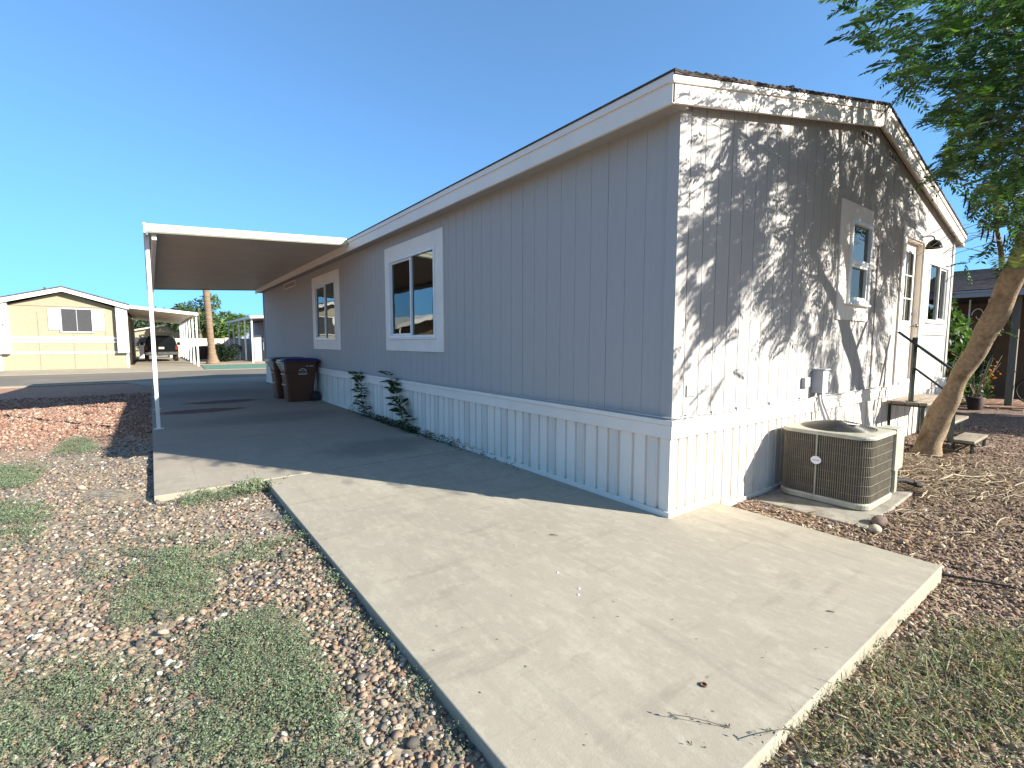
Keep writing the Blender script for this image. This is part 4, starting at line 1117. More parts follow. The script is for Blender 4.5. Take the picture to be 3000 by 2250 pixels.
# fallen leaves, straw and twigs on the right
n = 26000; p = scatter(n*2, .2, 9, -5.5, -.05, okR, 4.0)[:n]
k = rng.uniform(0,1,len(p)) < np.exp(-((p[:,0]-3.6)/3.4)**2)*np.exp(-((p[:,1]+.9)/1.6)**2)+.10
p = p[k]; n = len(p)
P3 = np.stack([p[:,0], p[:,1], gz(p[:,0], p[:,1])+rng.uniform(.012,.03,n)], 1); D_ = rng.normal(0,1,(n,3)); D_[:,2] *= .15; D_ = unit(D_); N_ = unit(np.cross(D_, np.array([0,0,1.])+rng.normal(0,.3,(n,3))))
c = np.array([(.36,.25,.13),(.22,.14,.075),(.50,.41,.27),(.15,.09,.05),(.42,.33,.2)])[rng.integers(0,5,n)]*rng.uniform(.6,1.2,(n,1))
v, f, c = quad_strip_leaves(P3, D_, N_, rng.uniform(.04,.13,n), rng.uniform(.006,.017,n), c)
stuff(heavy('leaf_litter', v, f, M['litter'], c), 'dry fallen leaves and straw on the gravel by the tree', 'leaf litter')
s = MB()
for k in range(300):
    if k < 210: a = np.array([rng.uniform(2.9,4.9), rng.uniform(-1.7,-.25)])
    else: a = np.array([rng.uniform(1.0,6.5), rng.uniform(-2.9,-.3)])
    if not okR(np.array([a[0]]), np.array([a[1]]))[0]: continue
    th = rng.uniform(0,2*PI); ln = rng.uniform(.15,.5); cu = rng.normal(0,1.0); pts = []
    for i in range(6):
        x = a[0]+ln*i/5*math.cos(th+cu*i/5); y = min(a[1]+ln*i/5*math.sin(th+cu*i/5), -.06)
        if 1.3 < x < 3.0 and y > -1.06: y = -1.08
        pts.append((x, y, float(gz(x, y))+.03+.025*math.sin(i*PI/5)*rng.uniform(0,1.6)))
    r0 = rng.uniform(.003,.0065); s.tube(pts, [r0,r0,r0*.9,r0*.8,r0*.6,r0*.4], 4, cap=False)
M['straw'] = pmat('dry_straw', (.48,.40,.27), (.33,.26,.17), 8, .8)
for k in range(150):
    a = np.array([rng.uniform(-1.9,.9), rng.uniform(-2.7,-1.72)])
    th = rng.uniform(0,2*PI); ln = rng.uniform(.05,.22); cu = rng.normal(0,1.0); pts = []
    for i in range(5):
        x = a[0]+ln*i/4*math.cos(th+cu*i/4); y = min(a[1]+ln*i/4*math.sin(th+cu*i/4), -1.70)
        pts.append((x, y, float(gz(x, y))+.02+.02*math.sin(i*PI/4)*rng.uniform(0,1.6)))
    r0 = rng.uniform(.0012,.003); s.tube(pts, [r0]*5, 4, cap=False)
stuff(s.build('dry_twigs', M['straw']), 'tangle of bleached dry twigs between the air conditioner and the tree', 'twigs')
s = MB(); s.tube([(3.45,-1.03,-.04),(3.62,-1.10,-.01),(3.78,-1.12,.0),(3.98,-1.26,-.03),(4.3,-1.40,-.03)], [.010,.009,.008,.005,.003], 6); s.tube([(3.78,-1.12,.0),(3.70,-1.28,-.02),(3.74,-1.4,-.03)], [.006,.004,.002], 5)
tag(s.build('fallen_branch', M['straw']), 'pale forked dead branch lying on the brown gravel in front of the leaning tree', 'branch')
s = MB(); s.tube([(.74,-1.60,-.085),(.80,-1.75,-.075),(.87,-1.95,-.07),(.90,-2.3,-.075),(1.0,-3.0,-.07)], .008, 6)
tag(s.build('irrigation_tube', M['cable']), 'thin black tube running over the gravel from the slab corner', 'tube')

# ------------------------------------------------------------------ ground-cover weeds
def unproj(px_, py_, z=-.05):
    dr_ = Fv+Rv*(px_-1500)/FPX-Uv*(py_-1125)/FPX; tt = (z-CAM[2])/dr_[2]; q = CAM+dr_*tt; return (q[0], q[1])
patches = [  # outlines measured on the photograph, laid on the ground
 ([(500,2260),(560,2000),(540,1930),(650,1830),(760,1790),(900,1850),(960,1950),(1010,2060),(1020,2130),(960,2200),(1100,2260)], 1.0),
 ([(0,2260),(-300,2200),(-200,1980),(0,2050),(120,1950),(330,1930),(350,2050),(480,2100),(420,2260)], .9),
 ([(330,1770),(500,1650),(640,1700),(600,1790),(450,1830),(330,1810)], .85),
 ([(240,1670),(480,1560),(560,1600),(750,1600),(850,1560),(960,1530),(900,1600),(700,1680),(560,1710),(400,1720)], .5),
 ([(-60,1540),(-60,1480),(110,1485),(145,1540),(100,1590),(-60,1600)], .8),
 ([(-60,1370),(80,1365),(115,1405),(60,1430),(-60,1430)], .9),
 ([(530,1470),(620,1420),(720,1400),(785,1402),(780,1430),(650,1460),(560,1490)], 1.0),
 ([(165,1310),(215,1285),(280,1295),(290,1315),(230,1332),(170,1330)], .8),
 ([(840,1500),(910,1520),(980,1640),(1060,1740),(1030,1760),(930,1660),(860,1570)], .6),
 ([(1040,1800),(1120,1850),(1260,2010),(1390,2200),(1300,2230),(1180,2060),(1080,1930)], .6),
 ([(2240,2260),(2400,2110),(2520,2000),(2640,1930),(2800,1860),(3050,1840),(3300,2260)], 1.0),
 ([(2500,1930),(2600,1840),(2760,1800),(2900,1840),(2700,1900),(2560,1990)], .25)]
allv = []; off = 0
def add_patch(poly_px, dn, zz, key, store, pal, hgt=.045, size=.0085, rate=6500, lim=26000):
    poly = [unproj(a, b_, zz) for a, b_ in poly_px]
    xs = [q[0] for q in poly]; ys = [q[1] for q in poly]
    ar = (max(xs)-min(xs))*(max(ys)-min(ys)); n = int(min(lim, ar*rate*dn))
    p = rng.uniform((min(xs),min(ys)), (max(xs),max(ys)), (n,2))
    wob = rng.normal(0,.10 if zz > -.08 else .08,(n,2)); k = inpoly(p[:,0]+wob[:,0], p[:,1]+wob[:,1], poly)
    nz = np.sin(p[:,0]*8.3+np.sin(p[:,1]*6)*2)*np.sin(p[:,1]*9.1+p[:,0]*4)+.6*np.sin(p[:,0]*27+2*np.sin(p[:,1]*11))*np.sin(p[:,1]*23); k &= (nz+rng.normal(0,.35,n)) > (.25-.95*dn)
    k &= ~((p[:,0] > XN+.06) & (p[:,0] < XR-.04) & (p[:,1] > YF+.06)) & ~((p[:,0] > XL+.02) & (p[:,1] > 3.38))
    p = p[k]; nz = nz[k]
    pts = np.stack([p[:,0], p[:,1], gz(p[:,0], p[:,1])+.012], 1)
    v, f, c = leafmat_cluster(pts, hgt, size, pal, rng, 8)
    shade = np.repeat(.85+.3*np.clip(nz,-1,1)*.5, 8*4)[:,None]
    store.append((v, f, c*np.clip(shade,.6,1.2)))
PALW = np.array([(.18,.25,.14),(.22,.30,.17),(.15,.21,.13),(.25,.34,.18),(.25,.27,.18),(.27,.24,.16)])
PALR = np.array([(.17,.22,.115),(.23,.27,.145),(.33,.31,.19),(.14,.15,.09),(.40,.31,.19),(.26,.17,.11)])
stL = []; stR = []
for i, (pp, dn) in enumerate(patches):
    if i >= 10: add_patch(pp, dn*.27, -.09, i, stR, PALR, .07, .012, 5200, 16000)
    else: add_patch(pp, dn*1.1 if i < 3 else dn*.85, -.05, i, stL, PALW, .06 if i == 6 else .04, .0085 if i < 3 or i > 8 else .011)
# sparse sprigs between the patches
p = scatter(26000, -7, -2.6, -1.2, 6, okL, 3.0); nz_ = np.sin(p[:,0]*3.1+1.7*np.sin(p[:,1]*2.2))*np.sin(p[:,1]*3.7+p[:,0]); p = p[rng.uniform(0,1,len(p)) < .10+.45*np.clip(nz_,0,1)]; p = p + rng.normal(0,.02,p.shape)
v, f, c = leafmat_cluster(np.stack([p[:,0], p[:,1], gz(p[:,0], p[:,1])+.012], 1), .03, .009, PALW*.9, rng, 9); stL.append((v, f, c))
def joinst(st):
    vs, fs, cs = [], [], []; o = 0
    for v, f, c in st: vs.append(v); fs.append(f+o); cs.append(c); o += len(v)
    return np.concatenate(vs), np.concatenate(fs), np.concatenate(cs)
v, f, c = joinst(stL); print('weed leaves', len(f))
stuff(heavy('ground_cover', v, f, M['groundleaf'], c), 'mats of small-leaved green weeds spreading over the left gravel', 'weeds')
# right: longer stemmed grass-like growth mixed in
nb = 5200; pp = [unproj(a, b_, -.09) for a, b_ in patches[10][0]]; xs = [q[0] for q in pp]; ys = [q[1] for q in pp]
p = rng.uniform((min(xs),min(ys)), (max(xs),max(ys)), (nb,2)); k = inpoly(p[:,0]+rng.normal(0,.06,nb), p[:,1]+rng.normal(0,.06,nb), pp) & okR(p[:,0], p[:,1]); p = p[k]; nb = len(p)
P3 = np.stack([p[:,0], p[:,1], gz(p[:,0], p[:,1])], 1); D_ = unit(np.stack([rng.normal(-.3,.6,nb), rng.normal(.1,.6,nb), np.full(nb,.55)], 1)); N_ = unit(np.cross(D_, rng.normal(0,1,(nb,3))))
c = PALR[rng.integers(0,6,nb)]*rng.uniform(.7,1.4,(nb,1)); v, f, c = quad_strip_leaves(P3, D_, N_, rng.uniform(.05,.15,nb), np.full(nb,.005), c); stR.append((v, f, c))
v, f, c = joinst(stR)
stuff(heavy('ground_cover', v, f, M['groundleaf'], c), 'grey-green grassy weeds in the bottom right corner beyond the slab edge', 'weeds')

# taller weed in the notch of the slab, sprigs leaning over the front edge
def sprigs(name, label, bases, dirs, lens, pal, lw=.009, grp=None):
    t_ = thing(name, label, 'weed', bases[0], grp); s = MB(); Bs = []; Ds = []
    for b_, d_, l_ in zip(bases, dirs, lens):
        d_ = np.array(d_)/np.linalg.norm(d_); b_ = np.array(b_); pts = []
        for i in range(7):
            u = i/6; q = b_+d_*l_*u-np.array([0,0,1])*l_*.25*u*u; pts.append(tuple(q))
            if i > 0:
                for _ in range(5): Bs.append(q+rng.normal(0,.006,3)); Ds.append(d_*.6+rng.normal(0,.6,3))
        s.tube(pts, [.0022]*4+[.0016]*3, 4, cap=False)
    s.build('stem', M['twig'], t_)
    Bs = np.array(Bs); Ds = unit(np.array(Ds)); N_ = unit(np.cross(Ds, rng.normal(0,1,(len(Bs),3))))
    c = pal[rng.integers(0,len(pal),len(Bs))]*rng.uniform(.7,1.3,(len(Bs),1))
    v, f, c = quad_strip_leaves(Bs, Ds, N_, rng.uniform(.7,1.6,len(Bs))*lw*1.6, np.full(len(Bs), lw), c)
    heavy('leaves', v, f, M['groundleaf'], c, t_)
bs = [(-2.62+rng.normal(0,.12)-.1, 3.18+rng.normal(0,.07), -.05) for _ in range(60)]; ds = [(rng.normal(0,.45), rng.normal(0,.45), 1) for _ in range(60)]; ls = [rng.uniform(.07,.17) for _ in range(60)]
bs.append((-2.70,3.15,-.05)); ds.append((.05,.05,1)); ls.append(.28)
sprigs('weed_tuft', 'bright green weed tuft growing in the notch of the driveway slab', bs, ds, ls, PALW*1.15)
specs = [(-1.72,-1.70,.36),(-1.62,-1.70,.50),(-1.80,-1.70,.25),(-1.50,-1.70,.30),(-1.40,-1.72,.42),(-1.92,-1.70,.2),(-1.2,-1.71,.3),(-1.0,-1.71,.22),(-.75,-1.70,.2),(-.45,-1.7,.16),(-1.66,-1.70,.12),(-1.3,-1.7,.15),(-.15,-1.7,.13)]
bs = [(a, b_, -.08) for a, b_, _ in specs]; ds = [(-.95+rng.normal(0,.15), .55+rng.normal(0,.2), .62) for _ in specs]; ls = [q[2] for q in specs]
for b_, d_, l_ in zip(bs, ds, ls): sprigs('weed_sprig', 'thin dark weed sprig leaning over the front edge of the slab', [b_], [d_], [l_], PALR*.45, .008, 'weed sprigs over the slab edge')

# little things on the slab
q = unproj(1610,1568,0); q2 = unproj(1636,1571,0)
s = MB(); s.tube([(q[0],q[1],.006),((q[0]+q2[0])/2,(q[1]+q2[1])/2,.010),(q2[0],q2[1],.006)], [.003,.004,.003], 6)
tag(s.build('twig', M['twig']), 'short dark twig lying on the sunlit slab left of the house corner', 'twig')
q = unproj(2061,2008,.0); s = MB()
s.tube([(q[0]+.013*math.cos(2*PI*i/14), q[1]+.013*math.sin(2*PI*i/14), .004) for i in range(15)], .0035, 6, cap=False)
M['rust'] = pmat('rusty_metal', (.16,.07,.03), (.08,.04,.02), 60, .7); tag(s.build('washer', M['rust']), 'small rusty ring lying on the slab near its front edge', 'washer')
for k, (u_, v_) in enumerate(((1697,1725),(1695,1743),(1634,1678))):
    q = unproj(u_, v_, 0); s = MB(); s.prism([(q[0]-.007,q[1]-.004),(q[0]+.006,q[1]-.006),(q[0]+.008,q[1]+.004),(q[0]-.003,q[1]+.006)], 'z', .0005, .004)
    tag(s.build('paper_scrap', M['white_badge']), ('larger white paper scrap on the middle of the slab','white paper scrap nearest below the larger one on the slab','tiny white paper scrap, the farthest of three on the slab')[k], 'scrap', 'white scraps on the slab')
q = unproj(2420,1791,0); s = MB(); s.tube([(q[0],q[1],.004),(q[0]+.025,q[1]-.035,.005)], [.002,.004], 5); tag(s.build('dead_leaf', M['twig']), 'narrow dark leaf lying on the right part of the slab', 'leaf')
st_l = []; n = 120; p = rng.uniform((XN+.1,YF+.1), (XR-.1,3.0), (n,2)); P3 = np.stack([p[:,0],p[:,1],np.full(n,.002)],1); D_ = unit(np.stack([rng.normal(0,1,n),rng.normal(0,1,n),np.full(n,.1)],1)); N_ = unit(np.cross(D_, np.tile([0,0,1.],(n,1))))
v, f, c = quad_strip_leaves(P3, D_, N_, rng.uniform(.005,.02,n), rng.uniform(.003,.008,n), np.array([(.12,.09,.06),(.07,.06,.04),(.25,.2,.12)])[rng.integers(0,3,n)])
stuff(heavy('leaf_litter', v, f, M['litter'], c), 'specks of dry leaf scattered over the concrete', 'leaf litter')
print('ground done')

# ------------------------------------------------------------------ number 16 house across the street
HX0, HX1, HY, HY1 = -9.94, -4.54, 34.0, 55.0
AXh = (HX0+HX1)/2; AZ = 4.46; EZ = 3.66
h16 = thing('yellow_home', 'pale yellow mobile home with shuttered gable window across the street', 'house', (AXh, 34, 0))
s = MB(); s.prism([(HX0+.1,-.1),(HX1-.1,-.1),(HX1-.1,EZ-.35),(AXh,AZ-.22),(HX0+.1,EZ-.35)], 'y', HY, HY1)
s.build('wall', M['yellow'], h16)
s = MB()
for x in (-8.35, -6.95, -5.55): s.box(x-.006, x+.006, HY-.004, HY+.002, -.1, 3.1)
s.box(HX0+.5, HX1-.5, HY-.006, HY+.002, 3.42, 3.44)
s.build('panel_seam', M['brown_soffit'], h16)
s = MB()
for z0_, z1_ in ((1.64,1.78),(1.44,1.55),(.84,.96)): s.box(HX0+.42, HX1-.42, HY-.03, HY, z0_, z1_)
s.build('trim_band', M['white_paint'], h16)
for sg in (0, 1):
    P_ = (lambda x: x) if sg == 0 else (lambda x: 2*AXh-x)
    s = MB(); s.box(*(sorted((P_(HX1-.5), P_(HX1+.02)))), HY-.28, HY+.3, .86, EZ-.1)
    s.build('pilaster', M['white_paint'], h16, bevel=.01)
    s = MB(); s.box(*(sorted((P_(HX1-.14), P_(HX1-.02)))), HY-.03, HY+.05, -.1, .86); s.build('corner_board', M['white_paint'], h16)
    s = MB(); poly = [(P_(HX1+.12), EZ-.28), (AXh, AZ-.22), (AXh, AZ-.03), (P_(HX1+.12), EZ-.06)]
    if sg == 0: poly.reverse()
    s.prism(poly, 'y', HY-.42, HY-.38); poly = [(P_(HX1+.12), EZ-.1), (AXh, AZ-.07), (AXh, AZ-.0), (P_(HX1+.12), EZ-.03)]
    if sg == 0: poly.reverse()
    s.prism(poly, 'y', HY-.45, HY-.42); s.build('rake_board', M['white_paint'], h16)
    s = MB(); poly = [(P_(HX1+.1), EZ-.24), (AXh, AZ-.20), (AXh, AZ-.18), (P_(HX1+.1), EZ-.22)]
    if sg == 0: poly.reverse()
    s.prism(poly, 'y', HY-.38, HY+.01); s.build('soffit', M['brown_soffit'], h16)
    s = MB(); poly = [(P_(HX1+.16), EZ-.05), (AXh, AZ+.0), (AXh, AZ+.07), (P_(HX1+.16), EZ+.02)]
    if sg == 0: poly.reverse()
    s.prism(poly, 'y', HY-.47, HY1+.4); s.build('roof', M['shingle_dark'], h16)
s = MB(); s.lathe([(0,.25),(.05,.25),(.05,0)], (-8.2,36,AZ-.1), 10); s.build('vent_pipe', M['shingle_dark'], h16)
s = MB(); ring(s, 'x', HY, -7.46, -6.03, 2.02, 3.36, (.08,.08,.05,.05), 0, .07)
wd = s.build('window', M['white_paint'], h16)
s = MB(); s.box(-7.38, -6.11, HY-.03, HY-.02, 2.07, 3.31); s.build('sun_screen', M['screen_dark'], wd)
s = MB(); s.box(-6.76, -6.73, HY-.045, HY-.0301, 2.07, 3.31); s.build('mullion', M['pvc'], wd)
for x0, x1 in ((-7.92,-7.461),(-6.029,-5.57)):
    s = MB(); s.box(x0, x1, HY-.045, HY, 2.14, 3.30); s.build('shutter', M['white_paint'], h16, bevel=.008)
def text(txt, size, loc, rot, mat, parent, name, ext=.01):
    cu = bpy.data.curves.new(name, 'FONT'); cu.body = txt; cu.size = size; cu.extrude = ext
    ob = bpy.data.objects.new(name+'_tmp', cu); col.objects.link(ob)
    dg = bpy.context.evaluated_depsgraph_get(); me = bpy.data.meshes.new_from_object(ob.evaluated_get(dg)); bpy.data.objects.remove(ob)
    o = link(name, me, mat, parent); o.rotation_euler = rot
    o.location = Vector(loc)-Vector(parent.location); return o
text('16', .22, (-9.78, HY-.295, 2.33), (PI/2,0,0), M['black_metal'], h16, 'house_number')

def carport_set(name, label, x0, x1, zx0, zx1, y0, y1, ys, xpost, dirx, base):
    c_ = thing(name, label, 'carport', base)
    s = MB(); s.prism([(x0,zx0-.04),(x1,zx1-.04),(x1,zx1),(x0,zx0)], 'y', y0+.06, y1); s.build('roof_pan', M['awning_under'], c_)
    s = MB(); s.prism([(x0,zx0-.14),(x1,zx1-.14),(x1,zx1+.04),(x0,zx0+.04)], 'y', y0, y0+.05); s.build('fascia', M['white_metal'], c_)
    s = MB(); e = xpost; zz = zx0+(zx1-zx0)*(e-x0)/(x1-x0); s.box(e-.04, e+.04, y0+.06, y1, zz-.16, zz-.045); s.build('beam', M['white_metal'], c_)
    for y in ys:
        s = MB(); s.box(e-.05, e+.05, y-.05, y+.05, -.06, zz-.16); s.build('post', M['white_metal'], c_)
    s = MB(); ex = x1 if dirx > 0 else x0; ze = zx1 if dirx > 0 else zx0; s.box(ex-.02, ex+.02, y0, y1, ze-.13, ze+.045); s.build('gutter', M['white_metal'], c_)
    return c_
carport_set('carport', 'long white carport with a row of posts beside the pale yellow home', -4.66, -1.05, 3.62, 3.28, 33.6, 55, [34.0+3.4*i for i in range(7)], -1.13, 1, (-1.1,34,0))
carport_set('carport', 'white carport farther right behind the palm trunk, beside a grey home', 2.45, 6.6, 3.38, 3.62, 37.6, 52, [38+3.3*i for i in range(5)], 2.58, -1, (2.6,38,0))

# parked suv under the yellow home's carport
suv = thing('parked_suv', 'dark green SUV parked tail-out under the carport across the street', 'car', (-2.35, 45, -.03))
sx0, sx1, sy = -3.32, -1.36, 44.3
prof = [(-.98,.42),(-.99,.62),(-.985,1.02),(-.93,1.12),(-.80,1.62),(-.72,1.76),(-.55,1.82),(.55,1.82),(.72,1.76),(.80,1.62),(.93,1.12),(.985,1.02),(.99,.62),(.98,.42)]
cxs = (sx0+sx1)/2
s = MB(); s.prism([(cxs+a, b_) for a, b_ in prof[::-1]], 'y', sy, sy+3.3); s.prism([(cxs+a, b_) for a, b_ in [(.95,.42),(.97,1.0),(.85,1.12),(-.85,1.12),(-.97,1.0),(-.95,.42)]], 'y', sy+3.3, sy+4.8)
s.build('body', M['suv_paint'], suv, bevel=.05)
s = MB(); s.prism([(cxs+a, b_) for a, b_ in [(.68,1.14),(.60,1.62),(.5,1.68),(-.5,1.68),(-.60,1.62),(-.68,1.14)]], 'y', sy-.012, sy+.02); s.build('rear_window', M['car_glass'], suv, bevel=.01)
s = MB(); s.box(cxs-.95, cxs+.95, sy-.16, sy+.02, .44, .66); s.build('bumper', M['chrome'], suv, bevel=.03)
for sg in (-1, 1):
    s = MB(); s.box(cxs+sg*.88-.07, cxs+sg*.88+.07, sy-.015, sy+.05, .80, 1.10); s.build('tail_light', M['tail'], suv, bevel=.01)
    for yy2 in (sy+.75, sy+3.7):
        s = MB(); s.tube([(cxs+sg*.74, yy2, .33), (cxs+sg*.98, yy2, .33)], .37, 20); wh = s.build('wheel', M['rubber'], suv, bevel=.02)
        s = MB(); s.tube([(cxs+sg*.975, yy2, .33), (cxs+sg*.99, yy2, .33)], .2, 14); s.build('rim', M['chrome'], wh)
    s = MB(); s.box(cxs+sg*1.12-.1, cxs+sg*1.12+.1, sy+2.6, sy+2.7, 1.12, 1.34); s.build('mirror', M['suv_paint'], suv, bevel=.02)
s = MB()
for x in (-.6, .6): s.tube([(cxs+x, sy+.2, 1.84), (cxs+x, sy+.22, 1.93), (cxs+x, sy+2.9, 1.93)], .02, 6)
s.tube([(cxs-.7, sy+.5, 1.93), (cxs+.7, sy+.5, 1.93)], .02, 6); s.build('roof_rack', M['black_metal'], suv)
s = MB(); s.box(cxs-.16, cxs+.16, sy-.02, sy+.01, .86, 1.0); s.build('number_plate', M['plate'], suv)
suv.location.x -= .50; suv.scale = (1.10, 1.10, 1.10)

# palm
pm = thing('palm_tree', 'thick-based palm with pale ringed trunk rising beside the far street edge', 'tree', (-.02, 37.6, -.05))
s = MB(); pts = []; rs = []
for i in range(40):
    u = i/39; z = -.1+7.4*u; r = .215+.24*math.exp(-z*2.6)+(.012 if i % 2 else -.006)-.02*u
    if i == 0: r = .5
    pts.append((-.02-.04*z-.01*math.sin(z), 37.6, z)); rs.append(r)
s.tube(pts, rs, 16); s.build('trunk', M['palm_bark'], pm)
vs = []; fs = []; cs = []; off = 0
for k in range(60):
    a = rng.uniform(0,2*PI); el = rng.uniform(-.9,1.1); d_ = np.array([math.cos(a)*math.cos(el), math.sin(a)*math.cos(el), math.sin(el)]); b_ = np.array([-.33,37.6,7.3]); hub = b_+d_*.7
    n = 22; an = np.linspace(-1.2,1.2,n); sd = unit(np.cross(d_, [0,0,1.])); D_ = unit(d_[None]*np.cos(an)[:,None]+sd[None]*np.sin(an)[:,None]+np.array([0,0,-.25])); P3 = np.tile(hub,(n,1)); N_ = unit(np.cross(D_, rng.normal(0,1,(n,3))))
    v, f, c = quad_strip_leaves(P3, D_, N_, np.full(n,.75), np.full(n,.05), GREENS[rng.integers(0,6,n)]*1.3); vs.append(v); fs.append(f+off); cs.append(c); off += len(v)
heavy('crown', np.concatenate(vs), np.concatenate(fs), M['leaf'], np.concatenate(cs), pm)

def leafball(name, c, r, n, size, pal, parent, lumps=9, seed=0, mat=None):
    rg = np.random.default_rng(seed); c = np.array(c); r = np.array(r)
    lc = unit(rg.normal(0,1,(lumps,3)))*rg.uniform(.3,.75,(lumps,1)); lr = rg.uniform(.3,.5,lumps)
    k = rg.integers(0,lumps,n); P_ = lc[k]+unit(rg.normal(0,1,(n,3)))*(lr[k]*rg.uniform(.5,1.0,n)**.5)[:,None]
    P_ = c+P_*r; D_ = unit(rg.normal(0,1,(n,3))+np.array([0,0,-.2])); N_ = unit(np.cross(D_, rg.normal(0,1,(n,3))))
    cc = pal[rg.integers(0,len(pal),n)]*rg.uniform(.7,1.3,(n,1))*(1+.25*(k % 3-1))[:,None]
    v, f, cl_ = quad_strip_leaves(P_, D_, N_, size*rg.uniform(.7,1.5,n), size*rg.uniform(.35,.6,n), cc)
    return heavy(name, v, f, mat or M['leaf'], cl_, parent)
DG = np.array([(.07,.115,.05),(.05,.085,.04),(.10,.15,.06)]); BR = np.array([(.10,.17,.04),(.14,.22,.05),(.08,.13,.04)])
def bgtree(label, x, y, h, rx, rz, n, pal, seed, size=.42, grp='trees beyond the block wall'):
    t_ = thing('shade_tree', label, 'tree', (x, y, -.05), grp)
    s = MB(); s.tube([(x,y,-.1),(x+.1,y,h*.3),(x-.1,y,h*.55)], [.25,.19,.12], 8)
    for k in range(6):
        a = k*1.05+seed; s.tube([(x,y,h*.32),(x+rx*.35*math.cos(a),y+rx*.3*math.sin(a),h*.55),(x+rx*.6*math.cos(a),y+rx*.5*math.sin(a),h*.75)], [.1,.06,.03], 6)
    s.build('trunk', M['twig'], t_); leafball('crown', (x,y,h-rz), (rx*1.15,rx,rz*1.15), n, size, pal, t_, 14, seed)
bgtree('tall loose-crowned green tree behind the palm trunk', .9, 62, 6.9, 2.6, 2.5, 5200, DG*1.3, 11, .34)
bgtree('lower light green tree right of the palm trunk', 4.0, 64, 5.4, 2.3, 2.0, 4200, BR*1.1, 12, .34)
bgtree('olive green tree behind the far right carport', 8.0, 66, 4.7, 2.9, 2.0, 4200, DG*1.5, 13, .34)
bgtree('dark tree seen above the parked car under the carport', -3.6, 75, 5.4, 3.4, 2.3, 4200, DG*.9, 14, .4)
bgtree('low rounded tree seen at the far end of the carport, below the mountain', -9.0, 90, 3.6, 4.5, 2.0, 3800, DG, 15, .5)
# dark clipped bush by the palm
bu = thing('round_bush', 'dark green rounded bush right of the palm trunk', 'bush', (1.2, 41.5, -.05))
leafball('foliage', (1.25,41.5,.65), (1.25,.9,.85), 6500, .11, np.array([(.018,.042,.018),(.012,.03,.013),(.025,.055,.02)]), bu, 16, 21)
s = MB()
for k in range(5): s.tube([(1.25,41.5,-.05),(1.25+.5*math.cos(k*1.3),41.5+.4*math.sin(k*1.3),.6)], [.04,.02], 5)
s.build('stem', M['twig'], bu)
# block wall
s = MB(); s.box(-2.2, 14, 56.0, 56.2, -.1, 1.78); s.box(-2.2,14,55.97,56.23,1.78,1.86)
for x in (2.7, 6.9): s.box(x, x+.42, 55.9, 56.3, -.1, 1.95)
tag(s.build('block_wall', M['block'], bevel=.01), 'pale concrete block wall behind the palm and carports', 'wall')
# planter beds / small tan shed wall behind
bh = thing('tan_house', 'low tan house with shallow gable behind the parked car', 'house', (-1.5, 66, 0))
s = MB(); s.prism([(-6.5,-.1),(4.6,-.1),(4.6,2.55),(-.2,3.7),(-6.5,2.35)], 'y', 66, 72); s.build('wall', M['yellow'], bh)
s = MB(); s.prism([(-6.9,2.30),(-.2,3.72),(5.0,2.45),(5.0,2.6),(-.2,3.87),(-6.9,2.45)], 'y', 65.6, 72.4); s.build('roof', M['cream_metal'], bh)
s = MB(); s.box(-4.9,-3.7,65.96,66.0,1.0,2.0); s.build('window', M['screen_dark'], bh)
# grey home at the right edge of the gap
gh = thing('grey_home', 'grey-lilac home behind the far right carport, mostly hidden by the near home', 'house', (7.5, 40, 0))
s = MB(); s.prism([(5.0,-.1),(12,-.1),(12,3.4),(8.5,4.3),(5.0,3.4)], 'y', 42, 56); s.build('wall', M['grey_wall'], gh)
s = MB(); s.prism([(4.8,3.38),(8.5,4.34),(12.2,3.38),(12.2,3.48),(8.5,4.46),(4.8,3.48)], 'y', 41.7, 56.2); s.build('roof', M['shingle_dark'], gh)
s = MB(); s.box(4.96,5.0,43.2,44.2,.7,2.9); s.build('door', M['white_paint'], gh)
pr_ = thing('porch_rail', 'dark porch deck with balusters under the far right carport', 'railing', (4.2,41,0))
s = MB(); s.box(3.6,4.98,41.0,45,-.05,.85); s.build('deck', M['dark'], pr_)
s = MB(); s.bar((3.6,41.0,1.75),(4.98,41.0,1.75),.08)
for i in range(8): s.bar((3.62+i*.19,41.0,.85),(3.62+i*.19,41.0,1.75),.04)
s.build('baluster', M['grey_fascia'], pr_)
s = MB(); s.box(3.0,3.55,40.2,40.8,-.05,2.05)
tag(s.build('storage_cabinet', M['grey_fascia'], bevel=.02), 'tall grey storage cabinet under the far right carport', 'cabinet')
for (x, y, z, lab) in ((.2, 50, .6, 'brown stump-like planter beside the far carport posts'),):
    s = MB(); s.lathe([(.0,z+.5),(.55,z+.5),(.6,z+.2),(.5,-.05)], (x, y, 0), 14); tag(s.build('planter', M['terracotta']), lab, 'planter')
# white utility cabinets left of the parked car
s = MB(); s.box(-4.4,-3.75,56.5,57.2,-.05,1.35); tag(s.build('white_cabinet', M['white_paint'], bevel=.02), 'white cabinet at the far end of the yellow home, left of the parked car', 'cabinet')
# mountains
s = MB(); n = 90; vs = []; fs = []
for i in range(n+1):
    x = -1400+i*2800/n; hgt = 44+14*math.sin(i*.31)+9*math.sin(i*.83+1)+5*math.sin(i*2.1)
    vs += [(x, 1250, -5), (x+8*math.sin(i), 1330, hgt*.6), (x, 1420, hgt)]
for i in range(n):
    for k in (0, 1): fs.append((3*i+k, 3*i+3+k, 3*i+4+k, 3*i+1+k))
s.add(vs, fs, True); struct(s.build('mountains', M['mountain']))

